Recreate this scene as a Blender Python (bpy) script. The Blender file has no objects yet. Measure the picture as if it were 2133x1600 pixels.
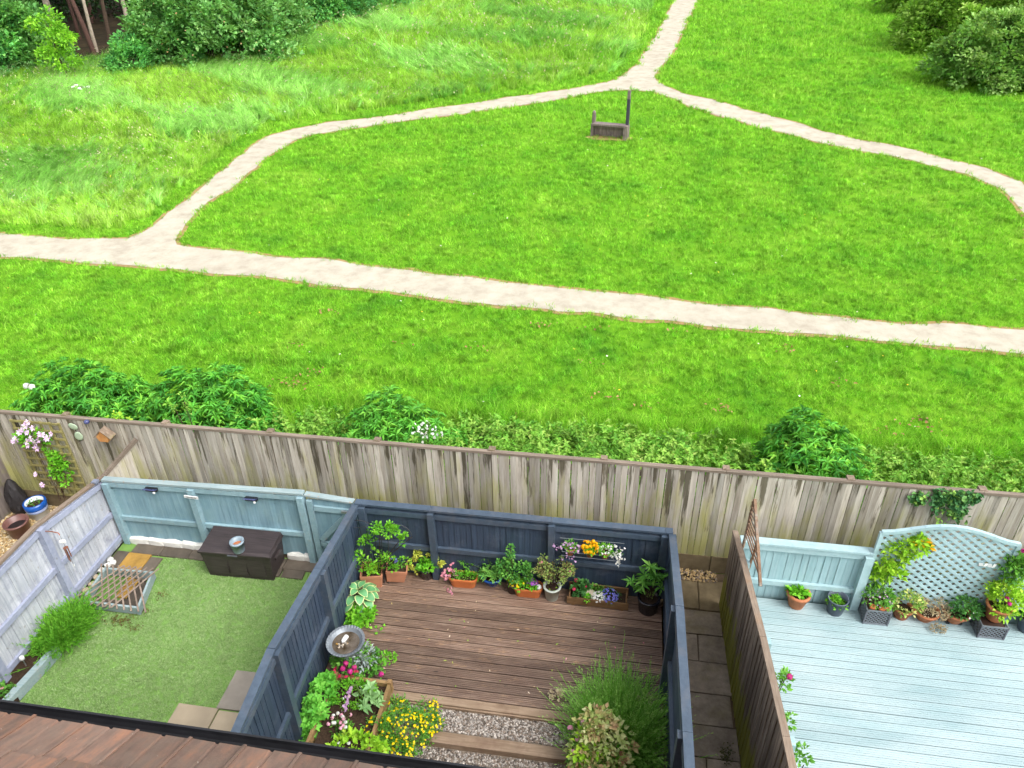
import bpy, math, random
import numpy as np
from mathutils import Vector, Matrix
from mathutils.geometry import tessellate_polygon

random.seed(7)
rng = np.random.default_rng(11)
SC = bpy.context.scene
COL = SC.collection

# ------------------------------------------------------------------ camera
W_PX, H_PX, F_PX = 2133.0, 1600.0, 1549.1
PITCH, ROLL, YAW = (math.radians(a) for a in (32.56, 1.0, -9.17))
CAM_Z = 8.8
_cp, _sp, _cy, _sy = math.cos(PITCH), math.sin(PITCH), math.cos(YAW), math.sin(YAW)
_fwd = Vector((_sy * _cp, _cy * _cp, -_sp))
_rt = Vector((_cy, -_sy, 0.0))
_dn = _fwd.cross(_rt)
RT = math.cos(ROLL) * _rt + math.sin(ROLL) * _dn
DN = -math.sin(ROLL) * _rt + math.cos(ROLL) * _dn
CAM = Vector((0, 0, CAM_Z))
cam_data = bpy.data.cameras.new('camera')
cam_data.sensor_width = 36.0
cam_data.lens = F_PX / W_PX * 36.0
cam_data.clip_start = 0.1
cam_data.clip_end = 2000
cam = bpy.data.objects.new('camera', cam_data)
COL.objects.link(cam)
cam.matrix_world = Matrix((
    (RT.x, -DN.x, -_fwd.x, CAM.x), (RT.y, -DN.y, -_fwd.y, CAM.y),
    (RT.z, -DN.z, -_fwd.z, CAM.z), (0, 0, 0, 1)))
SC.camera = cam

# ------------------------------------------------------------------ overcast sky and soft sun
SUN_EL, SUN_AZ = math.radians(52), math.radians(122)      # azimuth from +Y towards +X
world = bpy.data.worlds.new('World')
SC.world = world
world.use_nodes = True
wt = world.node_tree
wt.nodes.clear()
wo = wt.nodes.new('ShaderNodeOutputWorld')
wb = wt.nodes.new('ShaderNodeBackground')
sky = wt.nodes.new('ShaderNodeTexSky')
sky.sky_type = 'NISHITA'
sky.sun_disc = False
sky.sun_elevation = SUN_EL
sky.sun_rotation = SUN_AZ
sky.air_density = 1.0
sky.dust_density = 3.0
sky.ozone_density = 1.0
hs = wt.nodes.new('ShaderNodeHueSaturation')           # cloud cover: the sky is nearly grey
hs.inputs['Saturation'].default_value = 0.22
wb.inputs['Strength'].default_value = 0.15
wt.links.new(sky.outputs[0], hs.inputs['Color'])
wt.links.new(hs.outputs[0], wb.inputs['Color'])
wt.links.new(wb.outputs[0], wo.inputs['Surface'])
sun_d = bpy.data.lights.new('sun', 'SUN')
sun_d.energy = 0.9
sun_d.angle = math.radians(35)
sun_d.color = (1.0, 0.97, 0.92)
sun = bpy.data.objects.new('sun', sun_d)
COL.objects.link(sun)
_sd = Vector((math.sin(SUN_AZ) * math.cos(SUN_EL), math.cos(SUN_AZ) * math.cos(SUN_EL), math.sin(SUN_EL)))
sun.rotation_euler = _sd.to_track_quat('Z', 'Y').to_euler()
sun.location = (20, 30, 60)
vs = SC.view_settings
vs.view_transform = 'Standard'
vs.look = 'None'
vs.exposure = 1.3
vs.gamma = 1.0
vs.use_curve_mapping = False
SC.cycles.use_denoising = True
SC.cycles.max_bounces = 5
SC.cycles.diffuse_bounces = 3
SC.cycles.use_adaptive_sampling = True
SC.cycles.adaptive_threshold = 0.03

# ------------------------------------------------------------------ pixel to place
def ray(x, y):
    return ((x - W_PX / 2) / F_PX) * RT + ((y - H_PX / 2) / F_PX) * DN + _fwd
def GZ(x, y, z=0.0):
    d = ray(x, y); return CAM + d * ((z - CAM_Z) / d.z)
def GY(x, y, Y):
    d = ray(x, y); return CAM + d * (Y / d.y)
def GX(x, y, X):
    d = ray(x, y); return CAM + d * (X / d.x)
SLOPE = 0.045
def tz(y):                                             # the meadow climbs gently away from the houses
    t = np.maximum(np.asarray(y, float) - 15.0, 0.0)
    return SLOPE * t * t / (t + 5.0)
def GG(x, y):
    z = 0.0
    for _ in range(60):
        p = GZ(x, y, z); z = 0.5 * z + 0.5 * float(tz(p.y))
    return GZ(x, y, float(tz(p.y)))

# ------------------------------------------------------------------ materials
def lin(r, g, b):
    f = lambda c: (c / 255 / 12.92) if c / 255 <= 0.04045 else ((c / 255 + 0.055) / 1.055) ** 2.4
    return (f(r), f(g), f(b))
def sc(c, k): return tuple(min(v * k, 0.9) for v in c)

class NT:
    def __init__(s, name):
        s.m = bpy.data.materials.new(name); s.m.use_nodes = True
        s.t = s.m.node_tree; s.t.nodes.clear()
        s.out = s.t.nodes.new('ShaderNodeOutputMaterial')
    def n(s, typ, ins=None, **kw):
        nd = s.t.nodes.new(typ)
        for k, v in kw.items(): setattr(nd, k, v)
        for k, v in (ins or {}).items():
            if hasattr(v, 'is_output'): s.t.links.new(v, nd.inputs[k])
            elif isinstance(v, tuple) and len(v) == 3 and nd.inputs[k].type == 'RGBA': nd.inputs[k].default_value = (*v, 1)
            else: nd.inputs[k].default_value = v
        return nd
    def pos(s, scale=(1, 1, 1), obj=False, own=0.0):       # own: each piece shifts the pattern by its own amount
        src = s.n('ShaderNodeTexCoord').outputs['Object'] if obj else s.n('ShaderNodeNewGeometry').outputs['Position']
        if own:
            r = s.n('ShaderNodeMath', {0: s.n('ShaderNodeObjectInfo').outputs['Random'], 1: own}, operation='MULTIPLY').outputs[0]
            src = s.n('ShaderNodeVectorMath', {0: src, 1: r}, operation='ADD').outputs[0]
        return s.n('ShaderNodeMapping', {'Vector': src, 'Scale': scale}).outputs[0]
    def noise(s, vec, scale, detail=3, rough=0.6, dist=0.0):
        return s.n('ShaderNodeTexNoise', {'Vector': vec, 'Scale': scale, 'Detail': detail, 'Roughness': rough, 'Distortion': dist}).outputs['Fac']
    def ramp(s, fac, stops, interp='LINEAR'):
        r = s.n('ShaderNodeValToRGB', {'Fac': fac}); cr = r.color_ramp; cr.interpolation = interp
        while len(cr.elements) < len(stops): cr.elements.new(0.5)
        for e, (p, c) in zip(cr.elements, stops):
            e.position = p; e.color = (*c, 1) if isinstance(c, tuple) else (c, c, c, 1)
        return r.outputs['Color']
    def mix(s, fac, a, b, blend='MIX'):
        nd = s.n('ShaderNodeMix', data_type='RGBA', blend_type=blend)
        for sock, v in ((nd.inputs[0], fac), (nd.inputs[6], a), (nd.inputs[7], b)):
            if hasattr(v, 'is_output'): s.t.links.new(v, sock)
            elif isinstance(v, tuple): sock.default_value = (*v, 1)
            else: sock.default_value = v
        return nd.outputs[2]
    def jitter(s, col, amt):                            # every piece its own shade
        r = s.n('ShaderNodeObjectInfo').outputs['Random']
        v = s.n('ShaderNodeMapRange', {0: r, 3: 1 - amt, 4: 1 + amt}).outputs[0]
        return s.n('ShaderNodeHueSaturation', {'Color': col, 'Value': v}).outputs[0]
    def bump(s, h, strength=0.3, dist=0.01):
        return s.n('ShaderNodeBump', {'Height': h, 'Strength': strength, 'Distance': dist}).outputs[0]
    def bsdf(s, col, rough=0.8, spec=0.3, normal=None, **kw):
        ins = {'Base Color': col, 'Roughness': rough, 'Specular IOR Level': spec}; ins.update(kw)
        b = s.n('ShaderNodeBsdfPrincipled', ins)
        if normal is not None: s.t.links.new(normal, b.inputs['Normal'])
        return b.outputs[0]
    def done(s, sh):
        s.t.links.new(sh, s.out.inputs['Surface']); return s.m

def plain(name, c, rough=0.7, spec=0.35, var=0.15, scale=9.0, jit=0.0, bump=0.15, metal=0.0):
    t = NT(name); f = t.noise(t.pos(), scale, 4)
    col = t.ramp(f, [(0.25, sc(c, 1 - var)), (0.75, sc(c, 1 + var))])
    if jit: col = t.jitter(col, jit)
    return t.done(t.bsdf(col, rough, spec, t.bump(f, bump, 0.01), Metallic=metal))

def wood(name, c1, c2, grain=(30, 30, 2), jit=0.12, rough=0.75, stain=None, stain_amt=0.5, spec=0.3, chips=None):
    t = NT(name); v = t.pos(grain)
    f = t.noise(v, 1.0, 4, 0.65, 0.3)
    col = t.ramp(f, [(0.3, c1), (0.7, c2)])
    big = t.noise(t.pos(), 1.6, 3)
    col = t.mix(t.ramp(big, [(0.35, 0.0), (0.75, 0.55)]), col, sc(c1, 0.75))
    if stain:
        f2 = t.noise(t.pos(), 3.3, 4, 0.7)
        col = t.mix(t.ramp(f2, [(0.52, 0.0), (0.7, stain_amt)]), col, stain)
    if chips:
        f3 = t.noise(t.pos(), 14, 5, 0.75)
        col = t.mix(t.ramp(f3, [(0.60, 0.0), (0.68, 0.8)]), col, chips)
    col = t.jitter(col, jit)
    return t.done(t.bsdf(col, rough, spec, t.bump(f, 0.35, 0.006)))

def leaf(name, stops, rough=0.5, trans=0.3, wscale=None, wamt=0.35, jit=0.12):
    t = NT(name)
    a = t.n('ShaderNodeAttribute', attribute_name='tint').outputs['Fac']
    col = t.ramp(a, stops)
    if wscale:
        f = t.noise(t.pos(), wscale, 3)
        col = t.n('ShaderNodeHueSaturation', {'Color': col, 'Value': t.n('ShaderNodeMapRange', {0: f, 1: 0.3, 2: 0.7, 3: 1 - wamt, 4: 1 + wamt}).outputs[0]}).outputs[0]
    if jit: col = t.jitter(col, jit)
    b = t.bsdf(col, rough, 0.25)
    if trans:
        tr = t.n('ShaderNodeBsdfTranslucent', {'Color': t.mix(0.35, col, (0.45, 0.6, 0.05), 'MIX')}).outputs[0]
        ms = t.n('ShaderNodeMixShader', {0: trans}); t.t.links.new(b, ms.inputs[1]); t.t.links.new(tr, ms.inputs[2]); b = ms.outputs[0]
    return t.done(b)

# ------------------------------------------------------------------ things and parts
def tag(o, label=None, cat=None, group=None, kind=None):
    if label: o['label'] = label
    if cat: o['category'] = cat
    if group: o['group'] = group
    if kind: o['kind'] = kind
    return o
def thing(name, label, cat, loc, group=None, rz=0.0):
    o = bpy.data.objects.new(name, None); COL.objects.link(o)
    o.empty_display_size = 0.1; o.location = loc; o.rotation_euler = (0, 0, rz)
    return tag(o, label, cat, group)
def obj(name, mesh, parent=None, loc=(0, 0, 0), rot=None, scale=None):
    o = bpy.data.objects.new(name, mesh); COL.objects.link(o)
    if parent is not None: o.parent = parent
    o.location = loc
    if rot is not None:
        if isinstance(rot, Matrix): o.rotation_euler = rot.to_euler()
        else: o.rotation_euler = rot
    if scale is not None: o.scale = scale
    return o

def mesh_np(name, V, F, mat, tint=None, smooth=False):
    V = np.asarray(V, np.float32).reshape(-1, 3); F = np.asarray(F, np.int32)
    k = F.shape[1]; m = bpy.data.meshes.new(name)
    m.vertices.add(len(V)); m.vertices.foreach_set('co', V.ravel())
    m.loops.add(F.size); m.loops.foreach_set('vertex_index', F.ravel())
    m.polygons.add(len(F)); m.polygons.foreach_set('loop_start', np.arange(0, F.size, k, dtype=np.int32))
    if tint is not None:
        a = m.attributes.new('tint', 'FLOAT', 'POINT'); a.data.foreach_set('value', np.asarray(tint, np.float32))
    if smooth: m.polygons.foreach_set('use_smooth', np.ones(len(F), bool))
    m.update(calc_edges=True)
    if mat: m.materials.append(mat)
    return m
def mesh_py(name, V, F, mat, smooth=False):
    m = bpy.data.meshes.new(name); m.from_pydata([tuple(v) for v in V], [], F); m.update()
    if smooth: m.polygons.foreach_set('use_smooth', [True] * len(F))
    if mat: m.materials.append(mat)
    return m

_cache = {}
BOX_F = [(0, 1, 3, 2), (4, 6, 7, 5), (0, 4, 5, 1), (2, 3, 7, 6), (0, 2, 6, 4), (1, 5, 7, 3)]
def unit_box(mat):
    k = ('box', mat.name)
    if k not in _cache:
        V = [(x, y, z) for x in (-.5, .5) for y in (-.5, .5) for z in (-.5, .5)]
        _cache[k] = mesh_py('box', V, BOX_F, mat)
    return _cache[k]
def unit_board(mat):                                   # feather-edged: thick on one long side; x width, y thickness, z up from 0
    k = ('board', mat.name)
    if k not in _cache:
        V = []
        for x, th in ((-.5, .45), (.5, 1.0)):
            for y in (-th / 2, th / 2):
                for z in (0, 1): V.append((x, y, z))
        _cache[k] = mesh_py('board', V, BOX_F, mat)
    return _cache[k]
def grooved(mat, w=0.138, th=0.028, n=6, d=0.006):      # a grooved decking plank, unit length in x
    k = ('plank', mat.name, w)
    if k not in _cache:
        prof = [(-w / 2, -th)]
        p = w / n; g = p * 0.36
        for i in range(n):
            a = -w / 2 + i * p
            prof += [(a + (0.0 if i == 0 else g / 2), 0)]
            prof += [(a + p - (0.0 if i == n - 1 else g / 2), 0)]
            if i < n - 1: prof += [(a + p - g / 4, -d), (a + p + g / 4, -d)]
        prof += [(w / 2, -th)]
        N = len(prof)
        V = [(-.5, a, b) for a, b in prof] + [(.5, a, b) for a, b in prof]
        F = [(i, i + 1, N + i + 1, N + i) for i in range(N - 1)] + [(N - 1, 0, N, 2 * N - 1)]
        F += [tuple(range(N - 1, -1, -1)), tuple(range(N, 2 * N))]
        _cache[k] = mesh_py('plank', V, F, mat)
    return _cache[k]
def L_of(parent): return parent.location if parent is not None else Vector((0, 0, 0))
def bx(parent, name, mat, c, dims, rot=None, local=False):
    c = Vector(c)
    return obj(name, unit_box(mat), parent, c if local else c - L_of(parent), rot, dims)
def beam(parent, name, mat, P, Q, w, h, local=False, roll=0.0):
    P, Q = Vector(P), Vector(Q); d = Q - P; L = d.length; x = d / L
    y = Vector((0, 0, 1)).cross(x)
    y = y.normalized() if y.length > 1e-4 else Vector((0, 1, 0))
    z = x.cross(y)
    R = Matrix((x, y, z)).transposed()
    if roll: R = R @ Matrix.Rotation(roll, 3, 'X')
    c = (P + Q) / 2
    return obj(name, unit_box(mat), parent, c if local else c - L_of(parent), R, (L, w, h))
def lathe(name, prof, mat, seg=24, smooth=True, caps=True):
    V, F = [], []
    for r, z in prof:
        for i in range(seg):
            a = 2 * math.pi * i / seg; V.append((r * math.cos(a), r * math.sin(a), z))
    n = len(prof)
    for j in range(n - 1):
        for i in range(seg):
            i2 = (i + 1) % seg
            F.append((j * seg + i, j * seg + i2, (j + 1) * seg + i2, (j + 1) * seg + i))
    if caps: F.append(tuple(reversed(range(seg)))); F.append(tuple((n - 1) * seg + i for i in range(seg)))
    return mesh_py(name, V, F, mat, smooth)
def tubes(polys, radius, sides=5):                      # many polylines as V,F quads
    V, F = [], []
    for pi, pts in enumerate(polys):
        pts = [Vector(p) for p in pts]; rr = radius[pi] if isinstance(radius, list) else radius
        base = len(V)
        for i, p in enumerate(pts):
            d = (pts[min(i + 1, len(pts) - 1)] - pts[max(i - 1, 0)])
            d = d.normalized() if d.length > 1e-6 else Vector((0, 0, 1))
            a = d.cross(Vector((0.3, 0.9, 0.2))); a.normalize(); b = d.cross(a)
            r = rr[i] if isinstance(rr, (list, tuple)) else rr
            for k in range(sides):
                t = 2 * math.pi * k / sides; V.append(p + a * (r * math.cos(t)) + b * (r * math.sin(t)))
        for i in range(len(pts) - 1):
            for k in range(sides):
                k2 = (k + 1) % sides
                F.append((base + i * sides + k, base + i * sides + k2, base + (i + 1) * sides + k2, base + (i + 1) * sides + k))
    return V, F
def tube_obj(parent, name, mat, polys, radius, sides=5, local=True):
    V, F = tubes(polys, radius, sides)
    if not local: V = [v - L_of(parent) for v in V]
    return obj(name, mesh_py(name, V, F, mat, True), parent)

# ------------------------------------------------------------------ foliage
def unit(a): return a / np.maximum(np.linalg.norm(a, axis=-1, keepdims=True), 1e-6)
def rdirs(n, up=0.0, flat=1.0):
    d = rng.normal(size=(n, 3)); d[:, 2] *= flat; d = unit(d); d[:, 2] += up; return unit(d)
def leafgeo(P, D, L, Wd, fold=0.18, droop=0.12, tint=None, upness=1.0):
    P = np.asarray(P, float); n = len(P); D = unit(np.asarray(D, float))
    L = np.broadcast_to(L, n)[:, None]; Wd = np.broadcast_to(Wd, n)[:, None]
    U = rng.normal(size=(n, 3)) * 0.35; U[:, 2] += upness
    S = unit(np.cross(D, U)); Nn = np.cross(S, D)
    mid = P + D * L * 0.48 + Nn * L * droop * 0.5
    V = np.stack([P, mid + S * Wd * 0.5 + Nn * Wd * fold, P + D * L - Nn * L * droop, mid - S * Wd * 0.5 + Nn * Wd * fold], 1).reshape(-1, 3)
    b = np.arange(n)[:, None] * 4
    F = np.concatenate([b + [0, 1, 2], b + [0, 2, 3]], 0)
    T = rng.random(n) if tint is None else np.broadcast_to(tint, n)
    return V, F, np.repeat(T, 4)
def discgeo(P, Nn, R, tc=0.0, te=None, k=6, dome=0.25):
    P = np.asarray(P, float); n = len(P); Nn = unit(np.asarray(Nn, float)); R = np.broadcast_to(R, n)[:, None]
    A = unit(np.cross(Nn, rng.normal(size=(n, 3)))); B = np.cross(Nn, A)
    rows = [P + Nn * R * dome]
    for i in range(k):
        t = 2 * math.pi * i / k; rows.append(P + (A * math.cos(t) + B * math.sin(t)) * R * (1.0 if i % 2 else 0.8))
    V = np.stack(rows, 1).reshape(-1, 3)
    b = np.arange(n)[:, None] * (k + 1)
    F = np.concatenate([b + [0, 1 + i, 1 + (i + 1) % k] for i in range(k)], 0)
    te = 0.3 + 0.7 * rng.random(n) if te is None else np.broadcast_to(te, n)
    T = np.concatenate([np.full((n, 1), tc), np.repeat(te[:, None], k, 1)], 1).ravel()
    return V, F, T
def join(gs):
    V, F, T, o = [], [], [], 0
    for v, f, t in gs: V.append(v); F.append(f + o); T.append(t); o += len(v)
    return np.concatenate(V), np.concatenate(F), np.concatenate(T)
def geo_obj(parent, name, g, mat, loc=(0, 0, 0)):
    o = obj(name, mesh_np(name, g[0], g[1], mat, g[2]), parent, loc)
    if parent is not None and name not in ('flower', 'leaf'): o['kind'] = 'stuff'      # leaves and petals too small to pick apart
    return o
def in_ball(n, r, c=(0, 0, 0), shell=0.5, zmin=-1.0):
    d = rng.normal(size=(n * 6 + 40, 3)); d = unit(d); d = d[d[:, 2] > zmin][:n]
    rad = (shell + (1 - shell) * rng.random((len(d), 1))) ** 0.6
    return d * rad * np.asarray(r) + np.asarray(c), d
def clumpy(n_cl, per, r, c, cl_r, ll, lw, shell=0.6, zmin=-0.5, up=0.35, droop=0.15, tvar=0.35):
    """Leaves gathered in clumps over an ellipsoid; each clump has its own tint."""
    C, D = in_ball(n_cl, r, c, shell, zmin); gs = []
    n_cl = len(C)
    cr = cl_r * (0.6 + 0.8 * rng.random(n_cl))
    off, d2 = in_ball(n_cl * per, 1.0, shell=0.2)
    m = len(off) // n_cl; off = off[:n_cl * m].reshape(n_cl, m, 3) * cr[:, None, None]; off[..., 2] *= 0.75
    P = (C[:, None] + off).reshape(-1, 3)
    dirs = unit(unit(off).reshape(-1, 3) + 0.5 * np.repeat(D, m, 0) + rdirs(n_cl * m) * 0.5 + np.array([0, 0, up]))
    t = np.clip(np.repeat(rng.random(n_cl), m) * (1 - tvar) + tvar * rng.random(n_cl * m), 0, 1)
    s = 0.7 + 0.6 * rng.random(n_cl * m)
    return leafgeo(P, dirs, ll * s, lw * s, droop=droop, tint=t)
def whorls(C, axis, k, ll, lw, droop=0.25, spread=0.75):
    """Rosettes of k leaves round each shoot tip."""
    n = len(C); ax = unit(np.asarray(axis, float)); A = unit(np.cross(ax, rng.normal(size=(n, 3)))); B = np.cross(ax, A)
    P, D, T = [], [], []; t0 = rng.random(n)
    for i in range(k):
        a = 2 * math.pi * i / k + rng.random(n)[:, None] * 0.6
        D.append((A * np.cos(a) + B * np.sin(a)) * spread + ax * (1 - spread + 0.25 * rng.random((n, 1)))); P.append(C)
        T.append(np.clip(t0 * 0.6 + 0.4 * rng.random(n), 0, 1))
    s = 0.7 + 0.6 * rng.random(n * k)
    return leafgeo(np.concatenate(P), np.concatenate(D), ll * s, lw * s, droop=droop, tint=np.concatenate(T))

# ================================================================== THE SETTING
# ---- outlines of the trodden paths (pixels turned to places on the ground)
MAIN_LOW = [(-260, 512), (0, 533), (250, 553), (500, 577), (750, 603), (1000, 633), (1250, 655), (1500, 680), (1750, 705), (2000, 727), (2133, 740), (2420, 768)]
BRANCH_UP = [(2420, 716), (2230, 700), (2205, 640), (2200, 560), (2190, 480), (2160, 415), (2133, 390), (2128, 380), (2092, 367), (2059, 352), (1970, 332), (1905, 313), (1840, 298), (1780, 290), (1720, 275), (1640, 252), (1560, 232), (1480, 209), (1420, 195), (1384, 181), (1368, 168), (1364, 155), (1375, 140), (1400, 110), (1420, 70), (1437, 35), (1455, 0), (1474, -42),
             (1428, -42), (1405, 0), (1390, 30), (1370, 70), (1345, 105), (1325, 135), (1300, 158), (1265, 172), (1200, 185), (1100, 198), (1000, 212), (900, 226), (800, 242), (700, 253), (610, 268), (560, 285), (520, 310), (475, 345), (420, 390), (375, 430), (345, 455), (300, 482), (265, 497), (150, 497), (0, 485), (-260, 462)]
ISLAND = [(362, 503), (368, 512), (400, 517), (500, 528), (620, 540), (750, 555), (1000, 583), (1200, 603), (1300, 612), (1400, 625), (1600, 648), (1800, 667), (2000, 680), (2133, 690), (2170, 680), (2165, 600), (2160, 530), (2140, 460), (2122, 428), (2108, 411), (2079, 393), (2048, 380), (2012, 362), (1978, 354), (1937, 344), (1902, 336), (1840, 323), (1780, 312), (1700, 297), (1600, 270), (1500, 243), (1440, 225), (1400, 205), (1360, 192), (1310, 188), (1250, 192), (1180, 205), (1100, 217), (1000, 232), (900, 244), (800, 258), (720, 270), (650, 280), (610, 295), (570, 320), (530, 352), (490, 383), (450, 415), (410, 445), (385, 470), (367, 490)]
def ground_line(px, step=0.35, wob=0.05, closed=True):
    """Follow the outline on the ground, cut it fine and fray it a little."""
    P = [GG(*q) for q in px]; out = []
    n = len(P)
    for i in range(n if closed else n - 1):
        a, b = P[i], P[(i + 1) % n]; d = (b - a); L = math.hypot(d.x, d.y); k = max(1, int(L / step))
        for j in range(k):
            q = a + d * (j / k); out.append((q.x, q.y))
    A = np.array(out)
    if wob: 
        w = rng.normal(size=A.shape); w = (w + np.roll(w, 1, 0) + np.roll(w, -1, 0)) / 1.7; A = A + w * wob
    return A
OUT = ground_line(MAIN_LOW + BRANCH_UP)
HOLE = ground_line(ISLAND)
def inside(P, poly):
    x, y = P[:, 0], P[:, 1]; r = np.zeros(len(P), bool)
    x1, y1 = poly[:, 0], poly[:, 1]; x2, y2 = np.roll(x1, -1), np.roll(y1, -1)
    for a, b, c, d in zip(x1, y1, x2, y2):
        if b == d: continue
        hit = ((b > y) != (d > y)); r ^= hit & (x < (c - a) * (y - b) / (d - b) + a)
    return r
def on_path(P): return inside(P, OUT) & ~inside(P, HOLE)

# ---- grass ground
t = NT('lawn_ground')
p = t.pos()
f1 = t.noise(p, 0.55, 4); f2 = t.noise(p, 5.0, 4); f3 = t.noise(p, 38.0, 3)
c = t.ramp(f1, [(0.3, (0.09, 0.25, 0.008)), (0.55, (0.15, 0.35, 0.012)), (0.75, (0.22, 0.40, 0.025))])
c = t.mix(t.ramp(f2, [(0.35, 0.0), (0.75, 0.6)]), c, (0.055, 0.20, 0.012))
c = t.mix(t.ramp(f3, [(0.45, 0.0), (0.75, 0.5)]), c, (0.03, 0.09, 0.008))
M_LAWN = t.done(t.bsdf(c, 0.9, 0.1, t.bump(f3, 0.5, 0.03)))
xs = np.concatenate([np.linspace(-220, -45, 12), np.linspace(-42, 42, 85), np.linspace(45, 220, 12)])
ys = np.concatenate([[-40, -10, 8.61, 8.66], np.linspace(9.5, 60, 80), np.linspace(63, 260, 24)])
X, Y = np.meshgrid(xs, ys)
Z = tz(Y) + np.where(Y > 9, 0.03 * np.sin(X * 0.28 + 1.3) * np.sin(Y * 0.22), 0.0)
Z = np.where(Y < 8.63, -0.42, Z)
def ground_z(P):
    x, y = P[:, 0], P[:, 1]
    return tz(y) + np.where(y > 9, 0.03 * np.sin(x * 0.28 + 1.3) * np.sin(y * 0.22), 0.0)
nx, ny = len(xs), len(ys)
Fq = [(j * nx + i, j * nx + i + 1, (j + 1) * nx + i + 1, (j + 1) * nx + i) for j in range(ny - 1) for i in range(nx - 1)]
lawn = obj('lawn', mesh_np('lawn', np.stack([X, Y, Z], -1).reshape(-1, 3), Fq, M_LAWN, smooth=True))
tag(lawn, 'mown bright green meadow rising gently behind the back gardens', 'lawn', kind='structure')

# ---- trodden limestone path
t = NT('path_stone')
p = t.pos(); f1 = t.noise(p, 2.2, 5, 0.65); f2 = t.noise(p, 60, 3); f3 = t.noise(p, 0.5, 3)
c = t.ramp(f1, [(0.3, (0.34, 0.30, 0.235)), (0.5, (0.43, 0.395, 0.315)), (0.72, (0.49, 0.455, 0.375))])
c = t.mix(t.ramp(f2, [(0.5, 0.0), (0.8, 0.45)]), c, (0.24, 0.195, 0.15))
c = t.mix(t.ramp(f3, [(0.45, 0.0), (0.8, 0.4)]), c, (0.33, 0.275, 0.22))
M_PATH = t.done(t.bsdf(c, 0.95, 0.1, t.bump(f2, 0.4, 0.01)))
M_SOIL_EDGE = plain('worn_path_edge', (0.30, 0.21, 0.09), 0.95, 0.1, 0.3, 12)
def lattice_fill(outer, hole, lift):
    """Flat-topped sheet following the ground: fine triangles over the outline."""
    tris = tessellate_polygon([[Vector((*q, 0)) for q in outer], [Vector((*q, 0)) for q in hole]])
    P = np.concatenate([outer, hole])
    return P, tris
import bmesh
def sheet(name, outer, hole, lift, mat):
    P, tris = lattice_fill(outer, hole, lift)
    bm = bmesh.new()
    vs_ = [bm.verts.new((x, y, 0)) for x, y in P]
    for a, b, c_ in tris:
        try: bm.faces.new((vs_[a], vs_[b], vs_[c_]))
        except ValueError: pass
    for _ in range(4):                                   # long triangles are cut until they can follow the ground
        long = [e for e in bm.edges if e.calc_length() > 1.6]
        if not long: break
        bmesh.ops.subdivide_edges(bm, edges=long, cuts=1)
        bmesh.ops.triangulate(bm, faces=bm.faces[:])
    co = np.array([(v.co.x, v.co.y) for v in bm.verts]); zz = ground_z(co) + lift
    for v, z in zip(bm.verts, zz): v.co.z = z
    bmesh.ops.recalc_face_normals(bm, faces=bm.faces[:])
    m = bpy.data.meshes.new(name); bm.to_mesh(m); bm.free(); m.materials.append(mat)
    return obj(name, m)
def grow(poly, d):
    a = np.roll(poly, 1, 0); b = np.roll(poly, -1, 0); tdir = unit(b - a); nrm = np.stack([tdir[:, 1], -tdir[:, 0]], 1)
    area = np.sum(poly[:, 0] * np.roll(poly[:, 1], -1) - np.roll(poly[:, 0], -1) * poly[:, 1])
    return poly + nrm * d * (1 if area > 0 else -1) + rng.normal(size=poly.shape) * 0.03
path = sheet('path', OUT, HOLE, 0.022, M_PATH)
tag(path, 'pale trodden limestone footpath forking across the green meadow', 'path', kind='structure')
verge = sheet('path_verge', grow(OUT, 0.13), grow(HOLE, -0.13), 0.012, M_SOIL_EDGE)
tag(verge, 'worn brown earth margin along the pale footpath', 'path edge', kind='structure')

# ---- grass as scattered tufts
def blade_tuft(name, mat, n, rad, h, w, lean, seed_heads=0, hv=0.5, flow=0.35):
    gs = []
    a = rng.random(n) * 2 * math.pi; r = rad * np.sqrt(rng.random(n))
    P = np.stack([r * np.cos(a), r * np.sin(a), np.zeros(n) - 0.01], 1)
    ld = rng.normal(size=(n, 2)); ld[:, 0] += flow
    ld = ld / np.linalg.norm(ld, axis=1, keepdims=True) * (lean * (0.4 + rng.random((n, 1))))
    H = h * (1 - hv / 2 + hv * rng.random(n))
    top = P + np.stack([ld[:, 0] * H, ld[:, 1] * H, H], 1); mid = P + np.stack([ld[:, 0] * H * 0.3, ld[:, 1] * H * 0.3, H * 0.6], 1)
    s = np.stack([np.cos(a + 1), np.sin(a + 1), np.zeros(n)], 1) * w * 0.5
    V = np.stack([P - s, P + s, mid + s * 0.8, mid - s * 0.8, top], 1).reshape(-1, 3)
    b = np.arange(n)[:, None] * 5
    F = np.concatenate([b + [0, 1, 2], b + [0, 2, 3], b + [3, 2, 4]], 0)
    gs.append((V, F, np.repeat(rng.random(n) * 0.85, 5)))
    if seed_heads:
        k = rng.integers(0, n, seed_heads); T = top[k] + np.array([0, 0, 0.04])
        gs.append(leafgeo(T, rdirs(seed_heads, 1.2), h * 0.22, w * 3.0, tint=1.0))
    g = join(gs)
    return bpy.data.objects.new(name, mesh_np(name, g[0], g[1], mat, g[2]))
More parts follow.
